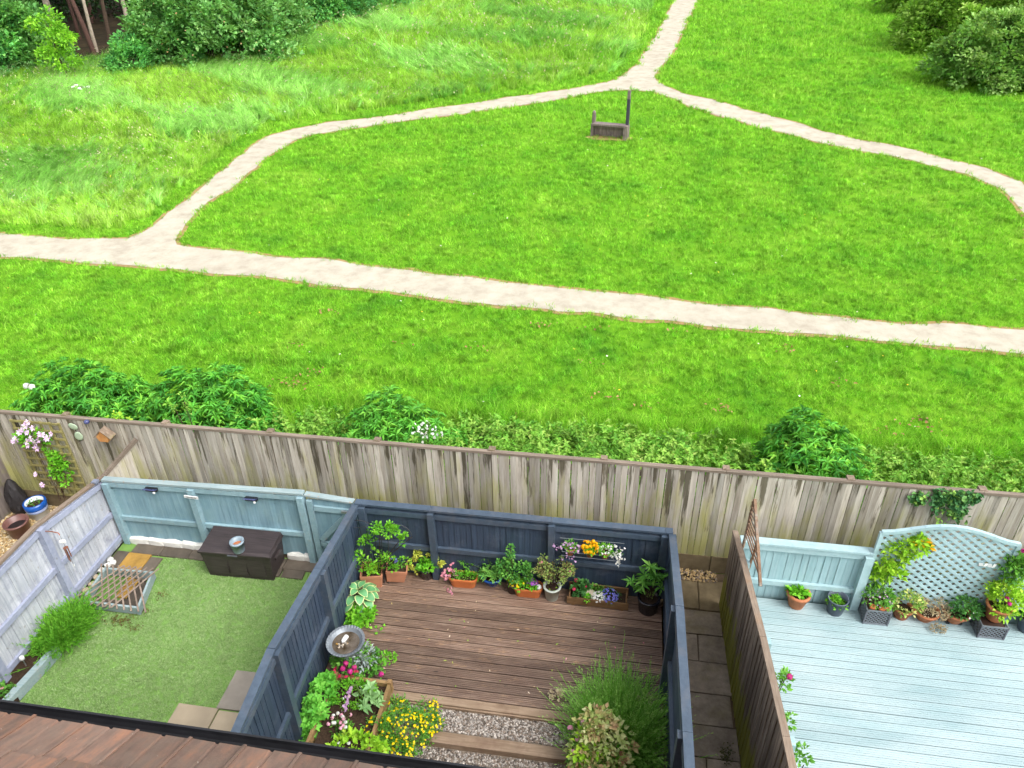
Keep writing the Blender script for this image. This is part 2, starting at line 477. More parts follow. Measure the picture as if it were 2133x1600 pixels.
def scatter(name, pts, scl, var, variants, lean=0.12, yaw=None):
    m = bpy.data.meshes.new(name); n = len(pts)
    m.vertices.add(n); m.vertices.foreach_set('co', np.asarray(pts, np.float32).ravel())
    rot = np.stack([rng.normal(size=n) * lean, rng.normal(size=n) * lean, rng.random(n) * 6.283 if yaw is None else yaw], 1)
    for nm, ty, ar, key in (('rot', 'FLOAT_VECTOR', rot, 'vector'), ('scl', 'FLOAT', scl, 'value'), ('var', 'INT', var, 'value')):
        at = m.attributes.new(nm, ty, 'POINT')
        at.data.foreach_set(key, np.asarray(ar, np.int32 if ty == 'INT' else np.float32).ravel())
    coll = bpy.data.collections.new(name + '_source')
    for v in variants: coll.objects.link(v)
    ng = bpy.data.node_groups.new(name, 'GeometryNodeTree')
    ng.interface.new_socket('Geometry', in_out='INPUT', socket_type='NodeSocketGeometry')
    ng.interface.new_socket('Geometry', in_out='OUTPUT', socket_type='NodeSocketGeometry')
    N = ng.nodes; gi = N.new('NodeGroupInput'); go = N.new('NodeGroupOutput')
    ci = N.new('GeometryNodeCollectionInfo'); ci.inputs[0].default_value = coll
    ci.inputs['Separate Children'].default_value = True; ci.inputs['Reset Children'].default_value = True
    ip = N.new('GeometryNodeInstanceOnPoints'); ip.inputs['Pick Instance'].default_value = True
    def na(nm, dt):
        q = N.new('GeometryNodeInputNamedAttribute'); q.data_type = dt; q.inputs['Name'].default_value = nm; return q.outputs['Attribute']
    lk = ng.links.new
    lk(gi.outputs[0], ip.inputs['Points']); lk(ci.outputs[0], ip.inputs['Instance'])
    lk(na('var', 'INT'), ip.inputs['Instance Index']); lk(na('rot', 'FLOAT_VECTOR'), ip.inputs['Rotation']); lk(na('scl', 'FLOAT'), ip.inputs['Scale'])
    lk(ip.outputs[0], go.inputs[0])
    o = obj(name, m); md = o.modifiers.new('scatter', 'NODES'); md.node_group = ng
    return o

def grass_mat(name, stops, wstops, wscale, rough=0.6, trans=0.35):
    t = NT(name); p = t.pos()
    a = t.n('ShaderNodeAttribute', attribute_name='tint').outputs['Fac']
    base = t.ramp(a, stops)
    w = t.ramp(t.noise(p, wscale, 4, 0.6), wstops)
    w2 = t.ramp(t.noise(p, wscale * 6, 3, 0.6), [(0.3, 0.58), (0.7, 1.32)])
    col = t.mix(1.0, t.mix(1.0, base, w, 'MULTIPLY'), w2, 'MULTIPLY')
    col = t.jitter(col, 0.26)
    b = t.bsdf(col, rough, 0.15)
    tr = t.n('ShaderNodeBsdfTranslucent', {'Color': col}).outputs[0]
    ms = t.n('ShaderNodeMixShader', {0: trans}); t.t.links.new(b, ms.inputs[1]); t.t.links.new(tr, ms.inputs[2])
    return t.done(ms.outputs[0])
M_GRASS = grass_mat('lawn_grass', [(0.0, (0.15, 0.42, 0.022)), (0.6, (0.30, 0.61, 0.040)), (1.0, (0.47, 0.71, 0.13))],
                    [(0.30, (0.62, 0.80, 0.9)), (0.5, (1.0, 1.0, 1.0)), (0.7, (1.25, 1.08, 1.5))], 0.55)
M_MEADOW = grass_mat('meadow_grass', [(0.0, (0.25, 0.51, 0.035)), (0.5, (0.39, 0.67, 0.06)), (0.8, (0.52, 0.75, 0.16)), (1.0, (0.52, 0.50, 0.26))],
                     [(0.32, (0.70, 0.85, 0.8)), (0.5, (1.0, 1.0, 1.0)), (0.68, (1.2, 1.1, 1.5))], 0.30)
M_PALEGRASS = grass_mat('pale_meadow_grass', [(0.0, (0.25, 0.58, 0.07)), (0.6, (0.36, 0.68, 0.13)), (0.88, (0.46, 0.73, 0.22)), (1.0, (0.56, 0.52, 0.30))],
                        [(0.3, (0.8, 0.9, 0.8)), (0.7, (1.1, 1.05, 1.2))], 0.5)
def in_view(P, margin=2.5):                              # leave out what lies well outside the frame
    q = P - np.array(CAM); d = q @ np.array(_fwd)
    u = q @ np.array(RT) / d * F_PX; v = q @ np.array(DN) / d * F_PX; m = margin / d * F_PX
    return (np.abs(u) < W_PX / 2 + m) & (v > -H_PX / 2 - m) & (v < H_PX / 2 + m)
def strewn(x0, x1, y0, y1, dens):
    n = int((x1 - x0) * (y1 - y0) * dens)
    P = np.stack([x0 + (x1 - x0) * rng.random(n), y0 + (y1 - y0) * rng.random(n)], 1)
    Q = np.concatenate([P, ground_z(P)[:, None]], 1)
    return Q[in_view(Q)]
# tall meadow outline: between the mown verge of the path and the wood
MEADOW = ground_line([(-260, 450), (0, 468), (120, 472), (250, 476), (318, 448), (360, 405), (420, 350), (480, 300), (545, 262), (620, 246), (700, 238), (800, 224), (900, 209), (1000, 196), (1100, 182), (1200, 167), (1270, 152), (1305, 120), (1335, 75), (1362, 20), (1385, -40), (900, -42), (620, 12), (470, 62), (330, 112), (200, 132), (60, 146), (-260, 150)], wob=0.12)
WF = ground_line([(-330, 138), (60, 136), (200, 126), (320, 104), (460, 56), (610, 8), (640, -60), (-330, -60)], step=2.0, wob=0.15)
zones = [(-24, 13, 10.5, 14, 105, 1.0), (-30, 18, 14, 21, 66, 1.2), (-34, 22, 21, 32, 34, 1.55), (-40, 30, 32, 48, 16, 2.1), (-50, 36, 48, 85, 6, 3.2)]
LP, LS = [], []
for x0, x1, y0, y1, dn, s in zones:
    Q = strewn(x0, x1, y0, y1, dn)
    Q = Q[~on_path(Q[:, :2] + rng.normal(size=(len(Q), 2)) * 0.06)]
    Q = Q[~inside(Q[:, :2], MEADOW) & ~inside(Q[:, :2], WF)]
    LP.append(Q); LS.append(s * (0.7 + 0.6 * rng.random(len(Q))))
LP = np.concatenate(LP); LS = np.concatenate(LS)
# a rougher ridge of longer tufts runs through the near strip
ridge = np.exp(-((LP[:, 1] - (13.9 - 0.10 * (LP[:, 0] + 8))) / 0.22) ** 2) * (LP[:, 0] < -3)
LS = LS * (1 + 0.7 * ridge)
lv = [blade_tuft('grass_tuft', M_GRASS, 16, 0.085, 0.075, 0.010, 0.7) for _ in range(4)]
o = scatter('lawn_grass', LP, LS, rng.integers(0, 4, len(LP)), lv)
tag(o, 'short mown grass covering the meadow round the footpaths', 'grass', kind='stuff')
MP, MS, MV = [], [], []
for x0, x1, y0, y1, dn, s in [(-32, 0, 17, 30, 30, 0.8), (-44, 5, 30, 46, 15, 1.1), (-60, 10, 46, 86, 6, 1.7)]:
    Q = strewn(x0, x1, y0, y1, dn); Q = Q[inside(Q[:, :2], MEADOW)]
    # swathes of paler grass laid over by the rain
    w = np.sin(Q[:, 0] * 0.55 + 1.7 * np.sin(Q[:, 1] * 0.31)) + np.sin(Q[:, 1] * 0.8 + Q[:, 0] * 0.3) + rng.normal(size=len(Q)) * 0.7
    MP.append(Q); MS.append(s * (0.65 + 0.6 * rng.random(len(Q)))); MV.append(np.where(w > 0.75, rng.integers(3, 6, len(Q)), rng.integers(0, 3, len(Q))))
MP = np.concatenate(MP); MS = np.concatenate(MS); MV = np.concatenate(MV)
mv = [blade_tuft('meadow_tuft_%s' % 'abc'[i], M_MEADOW, 26, 0.17, 0.36, 0.018, 0.6, int(i == 0), flow=0.8) for i in range(3)] + \
     [blade_tuft('meadow_tuft_%s' % 'xyz'[i], M_PALEGRASS, 30, 0.12, 0.50, 0.022, 1.15, int(i == 0), flow=1.8) for i in range(3)]
flow_yaw = 2.2 * np.sin(MP[:, 0] * 0.21 + 1.1 * np.sin(MP[:, 1] * 0.17)) + 1.4 * np.sin(MP[:, 1] * 0.33 + 2) + rng.normal(size=len(MP)) * 0.45
o = scatter('meadow_grass', MP, MS, MV, mv, 0.2, flow_yaw)
tag(o, 'tall unmown meadow grass with pale laid swathes and seed heads', 'meadow grass', kind='stuff')
print('grass', len(LP), len(MP))

# small flowers and dead leaves strewn in the grass
M_PETAL = leaf('small_petals', [(0.0, (0.75, 0.55, 0.04)), (0.2, (0.75, 0.6, 0.05)), (0.45, (0.8, 0.8, 0.75)), (1.0, (0.8, 0.8, 0.78))], trans=0.1, jit=0)
Q = np.concatenate([strewn(-40, 6, 18, 46, 0.3), strewn(-50, 8, 46, 80, 0.12)]); Q = Q[inside(Q[:, :2], MEADOW)]
Q[:, 2] += 0.3 + 0.12 * rng.random(len(Q))
g1 = discgeo(Q, rdirs(len(Q), 1.5), 0.02 + 0.022 * rng.random(len(Q)), te=np.where(rng.random(len(Q)) < 0.25, 0.1, 0.9))
Q = strewn(-18, 14, 9.5, 34, 0.25); Q = Q[~on_path(Q[:, :2]) & ~inside(Q[:, :2], MEADOW)]; Q[:, 2] += 0.075
g2 = discgeo(Q, rdirs(len(Q), 2), 0.016 + 0.012 * rng.random(len(Q)), te=np.where(rng.random(len(Q)) < 0.55, 0.1, 0.9))
w0 = GG(172, 205); Q = np.array([[w0.x, w0.y, w0.z + 0.55]]) + rng.normal(size=(16, 3)) * [0.32, 0.25, 0.05]
g3 = discgeo(Q, rdirs(16, 2), 0.12, tc=0.9, te=0.95, dome=0.1)
o = obj('wildflowers', mesh_np('wildflowers', *join([g1, g2, g3])[:2], M_PETAL, join([g1, g2, g3])[2]))
tag(o, 'tiny white and yellow flowers dotted through the grass', 'wildflowers', kind='stuff')
M_DEAD = leaf('dead_leaves', [(0, (0.22, 0.10, 0.04)), (1, (0.42, 0.24, 0.12))], trans=0.0, jit=0)
gs = []
for q in [(678, 655), (600, 720), (580, 800), (620, 800), (820, 720), (1000, 730), (1120, 680), (1240, 690), (1260, 830), (1500, 855), (1390, 690), (1900, 885), (1840, 905), (1100, 870), (1230, 760), (1640, 730), (660, 780), (1340, 850), (1760, 800), (1950, 900)]:
    c0 = GG(*q); n = random.randint(5, 16)
    Q = np.array([[c0.x, c0.y, 0]]) + rng.normal(size=(n, 3)) * [0.20, 0.10, 0]; Q[:, 2] = ground_z(Q[:, :2]) + 0.07
    gs.append(leafgeo(Q, rdirs(n, 0, 0.2), 0.08, 0.05))
g = join(gs)
tag(obj('dead_leaves', mesh_np('dead_leaves', g[0], g[1], M_DEAD, g[2])), 'brown dead leaves lying in loose patches on the mown grass', 'dead leaves', kind='stuff')

# leaf-strewn floor of the wood
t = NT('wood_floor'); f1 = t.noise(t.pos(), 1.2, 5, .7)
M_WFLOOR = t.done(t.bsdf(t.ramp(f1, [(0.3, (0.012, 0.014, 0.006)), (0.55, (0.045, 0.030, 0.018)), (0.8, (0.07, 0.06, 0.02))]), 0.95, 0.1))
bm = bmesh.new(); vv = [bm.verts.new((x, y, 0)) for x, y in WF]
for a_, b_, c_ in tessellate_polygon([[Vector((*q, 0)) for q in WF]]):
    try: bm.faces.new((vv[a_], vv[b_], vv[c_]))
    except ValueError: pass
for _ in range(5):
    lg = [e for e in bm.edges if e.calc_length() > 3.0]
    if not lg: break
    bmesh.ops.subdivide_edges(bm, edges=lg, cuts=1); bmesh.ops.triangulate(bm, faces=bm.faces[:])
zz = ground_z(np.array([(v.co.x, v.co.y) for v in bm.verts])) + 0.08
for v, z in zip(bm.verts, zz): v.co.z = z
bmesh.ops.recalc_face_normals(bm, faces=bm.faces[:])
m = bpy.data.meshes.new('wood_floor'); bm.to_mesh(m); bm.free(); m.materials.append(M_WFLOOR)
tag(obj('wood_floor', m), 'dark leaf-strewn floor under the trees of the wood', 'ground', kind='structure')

# ================================================================== TIMBER, FENCES, DECKS
M_BOUND = None
t = NT('weathered_boards')                                # old grey feather-edge boards, wet streaks, algae at the foot
p = t.pos(); streak = t.noise(t.pos((9, 9, 0.8), own=31.0), 1.0, 4, 0.65, 0.2); grain = t.noise(t.pos((60, 60, 2.5)), 1.0, 4, 0.7)
z = t.n('ShaderNodeSeparateXYZ', {0: p}).outputs['Z']
c = t.ramp(streak, [(0.25, (0.27, 0.235, 0.185)), (0.5, (0.45, 0.41, 0.345)), (0.75, (0.60, 0.57, 0.49))])
c = t.mix(t.ramp(grain, [(0.4, 0.0), (0.8, 0.45)]), c, (0.12, 0.09, 0.065))
alg = t.n('ShaderNodeMath', {0: t.noise(t.pos((5, 5, 0.9)), 1.0, 4), 1: t.n('ShaderNodeMapRange', {0: z, 1: 1.9, 2: 0.3, 3: -0.12, 4: 0.22}).outputs[0]}, operation='ADD').outputs[0]
c = t.mix(t.ramp(alg, [(0.48, 0.0), (0.75, 0.75)]), c, (0.34, 0.33, 0.075))
wet = t.n('ShaderNodeMath', {0: t.noise(t.pos((7.5, 7.5, 0.6), own=0.25), 1.0, 5, 0.65, 0.15), 1: t.n('ShaderNodeMapRange', {0: z, 1: 0.3, 2: 1.9, 3: -0.16, 4: 0.03}).outputs[0]}, operation='ADD').outputs[0]
c = t.mix(t.ramp(wet, [(0.545, 0.0), (0.605, 0.82)]), c, (0.060, 0.050, 0.022))
c = t.jitter(c, 0.30)
M_BOUND = t.done(t.bsdf(c, 0.85, 0.2, t.bump(grain, 0.4, 0.006)))
t = NT('brown_alley_boards')
p = t.pos(); z = t.n('ShaderNodeSeparateXYZ', {0: p}).outputs['Z']
g_ = t.noise(t.pos((18, 18, 1.1)), 1.0, 5, 0.7, 0.2)
c = t.ramp(g_, [(0.25, (0.085, 0.062, 0.046)), (0.55, (0.23, 0.18, 0.135)), (0.8, (0.44, 0.38, 0.31))])
alg = t.n('ShaderNodeMath', {0: t.noise(t.pos((6, 6, 2)), 1.0, 4), 1: t.n('ShaderNodeMapRange', {0: z, 1: 1.0, 2: 0.0, 3: -0.15, 4: 0.5}).outputs[0]}, operation='ADD').outputs[0]
c = t.mix(t.ramp(alg, [(0.5, 0.0), (0.68, 0.9)]), c, (0.24, 0.24, 0.035))
M_BROWN = t.done(t.bsdf(t.jitter(c, 0.2), 0.85, 0.2, t.bump(g_, 0.4, 0.006)))
M_CAP = wood('weathered_cap', (0.15, 0.115, 0.085), (0.29, 0.235, 0.185), (2, 40, 40), 0.12)
M_CAPY = wood('weathered_cap_side', (0.17, 0.125, 0.09), (0.32, 0.25, 0.19), (40, 2, 40), 0.1, stain=(0.22, 0.13, 0.07))
M_OLD = wood('old_timber', (0.14, 0.10, 0.07), (0.30, 0.23, 0.17), (25, 25, 2), 0.15, stain=(0.2, 0.2, 0.05))
M_GREYF = wood('grey_brown_boards', (0.11, 0.09, 0.08), (0.26, 0.22, 0.20), (20, 20, 1.2), 0.15, stain=(0.22, 0.22, 0.06))
M_MOSSY = plain('mossy_concrete', (0.17, 0.13, 0.075), 0.9, 0.2, 0.35, 6)
M_NAVY = wood('navy_boards', (0.025, 0.042, 0.075), (0.050, 0.078, 0.120), (45, 45, 2), 0.12, 0.55, stain=(0.085, 0.105, 0.145), stain_amt=0.75, spec=0.5)
M_NAVYF = wood('navy_frame', (0.048, 0.073, 0.108), (0.082, 0.117, 0.163), (14, 14, 14), 0.08, 0.42, stain=(0.13, 0.13, 0.14), stain_amt=0.5, spec=0.6)
M_TEALB = wood('teal_boards', (0.17, 0.30, 0.36), (0.26, 0.40, 0.46), (35, 35, 1.6), 0.08, 0.7, stain=(0.25, 0.38, 0.40), stain_amt=0.6)
M_TEALF = wood('teal_frame', (0.22, 0.35, 0.40), (0.32, 0.46, 0.50), (12, 12, 12), 0.07, 0.65, chips=(0.33, 0.30, 0.22))
M_TEALTOP = wood('worn_teal_cap', (0.24, 0.33, 0.345), (0.37, 0.44, 0.44), (3, 40, 40), 0.06, 0.7, chips=(0.36, 0.24, 0.15))
M_WHITEB = wood('whitewashed_boards', (0.36, 0.39, 0.45), (0.66, 0.67, 0.70), (30, 30, 1.6), 0.10, 0.8, stain=(0.27, 0.28, 0.36), stain_amt=0.75, chips=(0.30, 0.28, 0.26))
M_LILAC = wood('lilac_grey_frame', (0.29, 0.32, 0.43), (0.40, 0.43, 0.54), (12, 12, 12), 0.06, 0.7, chips=(0.24, 0.23, 0.24))
M_AQUA = wood('aqua_boards', (0.25, 0.40, 0.43), (0.36, 0.51, 0.54), (35, 35, 1.6), 0.06, 0.6)
M_AQUAF = wood('aqua_frame', (0.31, 0.46, 0.49), (0.43, 0.575, 0.595), (12, 12, 12), 0.05, 0.5, spec=0.5)
t = NT('wet_brown_deck')
g_ = t.noise(t.pos((2.2, 55, 30), own=17.0), 1.0, 5, 0.7); b_ = t.noise(t.pos((1.2, 5, 5), own=23.0), 1.0, 4, 0.6)
c = t.ramp(g_, [(0.25, (0.085, 0.054, 0.038)), (0.5, (0.22, 0.145, 0.105)), (0.8, (0.43, 0.32, 0.245))])
c = t.mix(t.ramp(b_, [(0.35, 0.0), (0.7, 0.55)]), c, (0.085, 0.046, 0.032))
sp_ = t.noise(t.pos((5, 26, 9), own=11.0), 1.0, 4, 0.7)
c = t.mix(t.ramp(sp_, [(0.58, 0.0), (0.68, 0.7)]), c, (0.40, 0.25, 0.14))
c = t.mix(t.ramp(t.noise(t.pos((5, 16, 9)), 1.0, 4, 0.7), [(0.66, 0.0), (0.70, 0.85)]), c, (0.022, 0.015, 0.012))
M_DECK = t.done(t.bsdf(t.jitter(c, 0.32), t.ramp(b_, [(0.3, 0.62), (0.7, 0.35)]), 0.5, t.bump(g_, 0.3, 0.004)))
t = NT('pale_aqua_deck')
b_ = t.noise(t.pos((0.8, 2.2, 1)), 1.0, 4, 0.6); g_ = t.noise(t.pos((3, 60, 30)), 1.0, 4, 0.6)
c = t.ramp(b_, [(0.3, (0.26, 0.37, 0.39)), (0.7, (0.385, 0.475, 0.49))])
c = t.mix(t.ramp(g_, [(0.55, 0.0), (0.8, 0.35)]), c, (0.43, 0.56, 0.58))
c = t.mix(t.ramp(t.noise(t.pos(), 9, 5, 0.8), [(0.70, 0.0), (0.75, 0.6)]), c, (0.30, 0.38, 0.38))
M_PDECK = t.done(t.bsdf(t.jitter(c, 0.05), t.ramp(b_, [(0.35, 0.6), (0.65, 0.4)]), 0.5))
M_SLEEPER = wood('pale_plank', (0.20, 0.135, 0.085), (0.36, 0.265, 0.185), (2, 30, 30), 0.1, 0.6, stain=(0.13, 0.07, 0.045))
M_BEDWOOD = wood('bed_timber', (0.24, 0.14, 0.06), (0.40, 0.255, 0.12), (10, 10, 10), 0.1, 0.7, stain=(0.12, 0.12, 0.03))
M_SOIL = plain('soil', (0.045, 0.028, 0.018), 0.95, 0.15, 0.5, 35, bump=0.8)

def fence(name, label, A, B, zb, zt, mats, side, pitch=0.1, posts=(), rails=(0.25, 0.8), cap=True, cap_w=0.10, cap_h=0.035, post_s=0.095, post_up=0.0, group=None, board_face=0.012, rail_w=0.045, rail_h=0.085, rail_mat=None, foot=0.0, cat='fence', lap=1.14):
    """Boards from A to B; posts and rails on the +normal side (side=1) or the other. zb, zt: heights at distance s."""
    mb, mf, mc = mats; A, B = Vector(A), Vector(B); d = B - A; L = d.length; u = d / L; n = Vector((-u.y, u.x)) * side
    f = lambda h: (lambda s: float(np.interp(s, [q[0] for q in h], [q[1] for q in h]))) if isinstance(h, list) else (lambda s: h)
    zb, zt = f(zb), f(zt)
    T = thing(name, label, cat, (A.x, A.y, zb(0)), group); ang = math.atan2(u.y, u.x)
    k = max(1, round(L / pitch)); pw = L / k
    for i in range(k):
        s = (i + 0.5) * pw; q = A + u * s + n * random.uniform(-0.002, 0.002)
        h = zt(s) - zb(s) - (cap_h if cap else 0) - foot
        obj('board', unit_board(mb), T, Vector((q.x, q.y, zb(s) + foot)) - T.location, (random.uniform(-.004, .004), random.uniform(-.006, .006), random.uniform(-.05, .05) + ang + (0 if side > 0 else math.pi)), (pw * lap, 0.030, h))
    ps = [p_ * L for p_ in posts]
    for s in ps:
        q = A + u * s + n * (0.012 + post_s / 2); z0, z1 = zb(s) - 0.05, zt(s) - cap_h - 0.02 + post_up
        bx(T, 'post', mf, (q.x, q.y, (z0 + z1) / 2), (post_s, post_s, z1 - z0), (0, 0, ang))
    cuts = sorted(set([0.0] + ps + [L]))
    for a, b in zip(cuts[:-1], cuts[1:]):
        if b - a < 0.15: continue
        gap = post_s / 2 + 0.001
        for r in rails:
            a2, b2 = a + (gap if a in ps else 0), b - (gap if b in ps else 0)
            Pq = A + u * a2 + n * (0.014 + rail_w / 2); Qq = A + u * b2 + n * (0.014 + rail_w / 2)
            za = zb(a2) + r * (zt(a2) - zb(a2)); zb2 = zb(b2) + r * (zt(b2) - zb(b2))
            beam(T, 'rail', rail_mat or mf, (Pq.x, Pq.y, za), (Qq.x, Qq.y, zb2), rail_w, rail_h)
    if cap:
        br = sorted(set([0.0] + ps + [L])) 
        for a, b in zip(br[:-1], br[1:]):
            if b - a < 0.05: continue
            Pq = A + u * a + n * 0.012; Qq = A + u * (b - 0.004) + n * 0.012
            beam(T, 'cap', mc, (Pq.x, Pq.y, zt(a) - cap_h / 2), (Qq.x, Qq.y, zt(b - 0.004) - cap_h / 2), cap_w, cap_h)
    return T

# ---- the long boundary fence between the gardens and the meadow
FY = 8.63
BF0, BF1 = -11.2, 10.6
pp = [(GY(x, 900 + x * 0.085, FY).x - BF0) / (BF1 - BF0) for x in (150, 355, 570, 790, 1025, 1255, 1505, 1760, 2030, 2300, 2580)]
T = fence('boundary_fence', 'long weathered grey feather-edge fence with damp streaks dividing the gardens from the meadow', (BF0, FY), (BF1, FY), 0.0, 2.0,
          (M_BOUND, M_OLD, M_CAP), 1, 0.092, posts=[0.012] + pp + [0.99], rails=(0.2, 0.55, 0.9), cap_w=0.07, cap_h=0.04, post_s=0.10, post_up=0.075, foot=0.31, lap=0.925)
ed = [BF0] + [BF0 + q * (BF1 - BF0) for q in pp] + [BF1]
for a, b in zip(ed[:-1], ed[1:]):
    bx(T, 'gravel_board', M_MOSSY, ((a + b) / 2, FY + 0.004, 0.14), (b - a - 0.02, 0.045, 0.34))

# ---- navy fences round the decked garden
NX0, NX1, NY = -3.68, 0.98, 7.95
navy = (M_NAVY, M_NAVYF, M_NAVYF)
L_ = NX1 - NX0
fence('navy_fence', 'navy blue board fence behind the row of potted flowers', (NX0, NY), (NX1, NY), 0.0, 1.40, navy, -1, 0.088,
      posts=[0.022, (-2.52 - NX0) / L_, (-0.73 - NX0) / L_, (0.87 - NX0) / L_], rails=(0.43, 0.90), cap_w=0.11, rail_h=0.085)
ya = lambda y: NY - y
fence('navy_fence', 'navy blue board fence between the brown deck and the artificial lawn', (NX0, NY - 0.06), (NX0, 3.2), [(0, -0.02), (ya(5.7), -0.02), (ya(5.1), -0.3), (4.75, -0.3)],
      [(0, 1.38), (ya(5.12), 1.70), (ya(4.2), 1.56), (4.75, 1.45)], navy, 1, 0.088, posts=[ya(6.5) / 4.69, ya(5.12) / 4.69, ya(3.7) / 4.69], rails=(0.42, 0.93), cap_w=0.10)
fence('navy_fence', 'navy blue board fence between the brown deck and the slabbed alley', (NX1, 3.0), (NX1, NY - 0.06), [(0, -0.3), (2.5, -0.1), (4.9, -0.02)],
      [(0, 1.95), (1.4, 1.92), (3.2, 1.78), (4.9, 1.38)], navy, 1, 0.088, posts=[(4.55 - 3.0) / 4.89, (6.27 - 3.0) / 4.89], rails=(0.45, 0.93), cap_w=0.10)

# ---- teal fence and gate, whitewashed side fence
TX0, TX1, TY = -7.85, -4.50, 8.0
fence('teal_fence', 'teal painted board fence behind the dark storage box', (TX0, TY), (TX1, TY), 0.06, [(0, 1.34), (3.35, 1.44)], (M_TEALB, M_TEALF, M_TEALTOP), -1, 0.1,
      posts=[0.018, 0.452, 0.985], rails=(0.38, 0.93), cap_w=0.10)
G = thing('garden_gate', 'teal painted gate with diagonal brace and metal latch', 'gate', (-4.47, TY, 0.0))
for i in range(9):
    obj('board', unit_board(M_TEALB), G, (0.05 + i * 0.083, 0.0, 0.06), (0, 0, math.pi), (0.094, 0.02, 1.24))
bx(G, 'frame_stile', M_TEALF, (0.045, -0.045, 0.68), (0.09, 0.05, 1.26), local=True)
for z_ in (0.42, 1.16): beam(G, 'rail', M_TEALF, (0.10, -0.035, z_), (0.66, -0.035, z_ - 0.01), 0.04, 0.09, local=True)
beam(G, 'brace', M_TEALF, (0.12, -0.037, 0.50), (0.62, -0.037, 1.10), 0.038, 0.085, local=True)
beam(G, 'cap', M_TEALTOP, (-0.02, 0.0, 1.395), (0.74, 0.0, 1.33), 0.10, 0.03, local=True)
M_STEEL = plain('galvanised_steel', (0.42, 0.44, 0.45), 0.4, 0.5, 0.1, metal=0.7)
lt = bx(G, 'latch', M_STEEL, (0.60, -0.075, 1.17), (0.10, 0.03, 0.035), local=True)
WX = -7.92
WLEN = 8.0 - 4.0
fence('whitewashed_fence', 'whitewashed board fence with lilac grey rails beside the artificial lawn', (WX, 8.02), (WX, 4.02), 0.0, [(0, 1.33), (1.45, 1.60), (2.1, 1.62), (4, 1.55)],
      (M_WHITEB, M_LILAC, M_CAPY), 1, 0.098, posts=[0.345, 0.70], rails=(0.10, 0.47, 0.92), cap_w=0.07, post_s=0.10)
bx(thing('solar_light', 'small square solar lamp on the corner of the whitewashed fence', 'solar light', (WX + 0.04, 7.86, 1.32)), 'lamp_body', plain('solar_grey', (0.18, 0.2, 0.26), 0.3, 0.5), (0.0, 0, 0.05), (0.085, 0.085, 0.035), local=True)
# raked wing of weathered boards joining the boundary fence
A_, B_ = GY(210, 993, 8.03), GY(283, 911, FY - 0.03)
fence('fence_wing', 'short weathered fence wing sloping up to the boundary fence', (A_.x, 8.04), (B_.x, FY - 0.03), 0.0, [(0, A_.z), (math.hypot(B_.x - A_.x, FY - 8.07), B_.z)],
      (M_BOUND, M_OLD, M_CAP), -1, 0.13, posts=(), rails=(0.5,), cap_w=0.06, cap_h=0.05)
# neighbour's fence at the far end
q0 = GZ(46, 1034)
fence('side_fence', 'dull grey-brown board fence beside the gravelled corner', (-10.30, FY - 0.03), (-10.34, 5.0), 0.0, 1.9, (M_GREYF, M_OLD, M_CAP), -1, 0.12, posts=(0.3, 0.8), rails=(0.3, 0.8))

# ---- alley fence and pale aqua garden
AX0, AX1 = 1.80, 1.93
alley_top = [(0, 1.50), (1.1, 1.72), (2.4, 1.90), (3.6, 2.0), (5, 2.05)]
fence('alley_fence', 'dark brown weathered board fence with green algae along the slabbed alley', (AX0, 7.95), (AX1, 3.0), 0.0, alley_top, (M_BROWN, M_AQUA, M_CAPY), 1, 0.125,
      posts=[0.13, 0.42, 0.68, 0.92], rails=(0.3, 0.85), cap_w=0.075, cap_h=0.04)
DZ = 0.23
aq = (M_AQUA, M_AQUAF, M_AQUAF)
PX1 = 3.70
fence('aqua_fence', 'pale aqua board fence behind the terracotta pot and grey bucket', (1.92, 8.02), (PX1, 8.02), DZ - 0.12, 1.31, aq, -1, 0.098, posts=[0.965], rails=(0.36, 0.92), cap_w=0.13, post_s=0.11)
fence('aqua_fence', 'pale aqua board fence beyond the arched lattice trellis', (5.36, 8.02), (10.6, 8.02), DZ - 0.12, 1.31, aq, -1, 0.098, posts=[0.02, 0.37, 0.69, 0.99], rails=(0.36, 0.92), cap_w=0.13, post_s=0.11)

# arched lattice trellis
LT = thing('lattice_trellis', 'pale aqua diagonal lattice trellis with arched top', 'trellis', (3.70, 7.98, DZ))
lw_, lx0, lx1 = 0.044, 0.0, 1.70
def arch(x): return 1.46 + 0.20 * math.sin(math.pi * min(max((x - 0.05) / 1.6, 0), 1)) ** 1.3
for sgn in (1, -1):
    c0 = -3.0
    while c0 < 3.6:
        pts = []
        for i in range(161):                             # walk the slat and keep the run that lies inside the arch
            x = lx0 + (lx1 - lx0) * i / 160; zz = c0 + x * 0.78 if sgn > 0 else c0 + (lx1 - x) * 0.78
            if 0.02 < zz < arch(x) - 0.02: pts.append((x, zz))
        if len(pts) > 6:
            beam(LT, 'slat', M_AQUAF, (pts[0][0], 0.006 * sgn, pts[0][1]), (pts[-1][0], 0.006 * sgn, pts[-1][1]), 0.010, lw_, local=True)
        c0 += 0.112
N_ = 10
for i in range(N_):
    xa, xb = lx0 + (lx1 - lx0) * i / N_, lx0 + (lx1 - lx0) * (i + 1) / N_
    beam(LT, 'top_rail', M_AQUAF, (xa, -0.005, arch(xa)), (xb + 0.012, -0.005, arch(xb)), 0.05, 0.05, local=True)
for x in (lx0, lx1): bx(LT, 'stile', M_AQUAF, (x, -0.004, 0.73), (0.05, 0.045, 1.46), local=True)
bx(LT, 'bottom_rail', M_AQUAF, (0.85, -0.004, 0.02), (1.66, 0.045, 0.045), local=True)
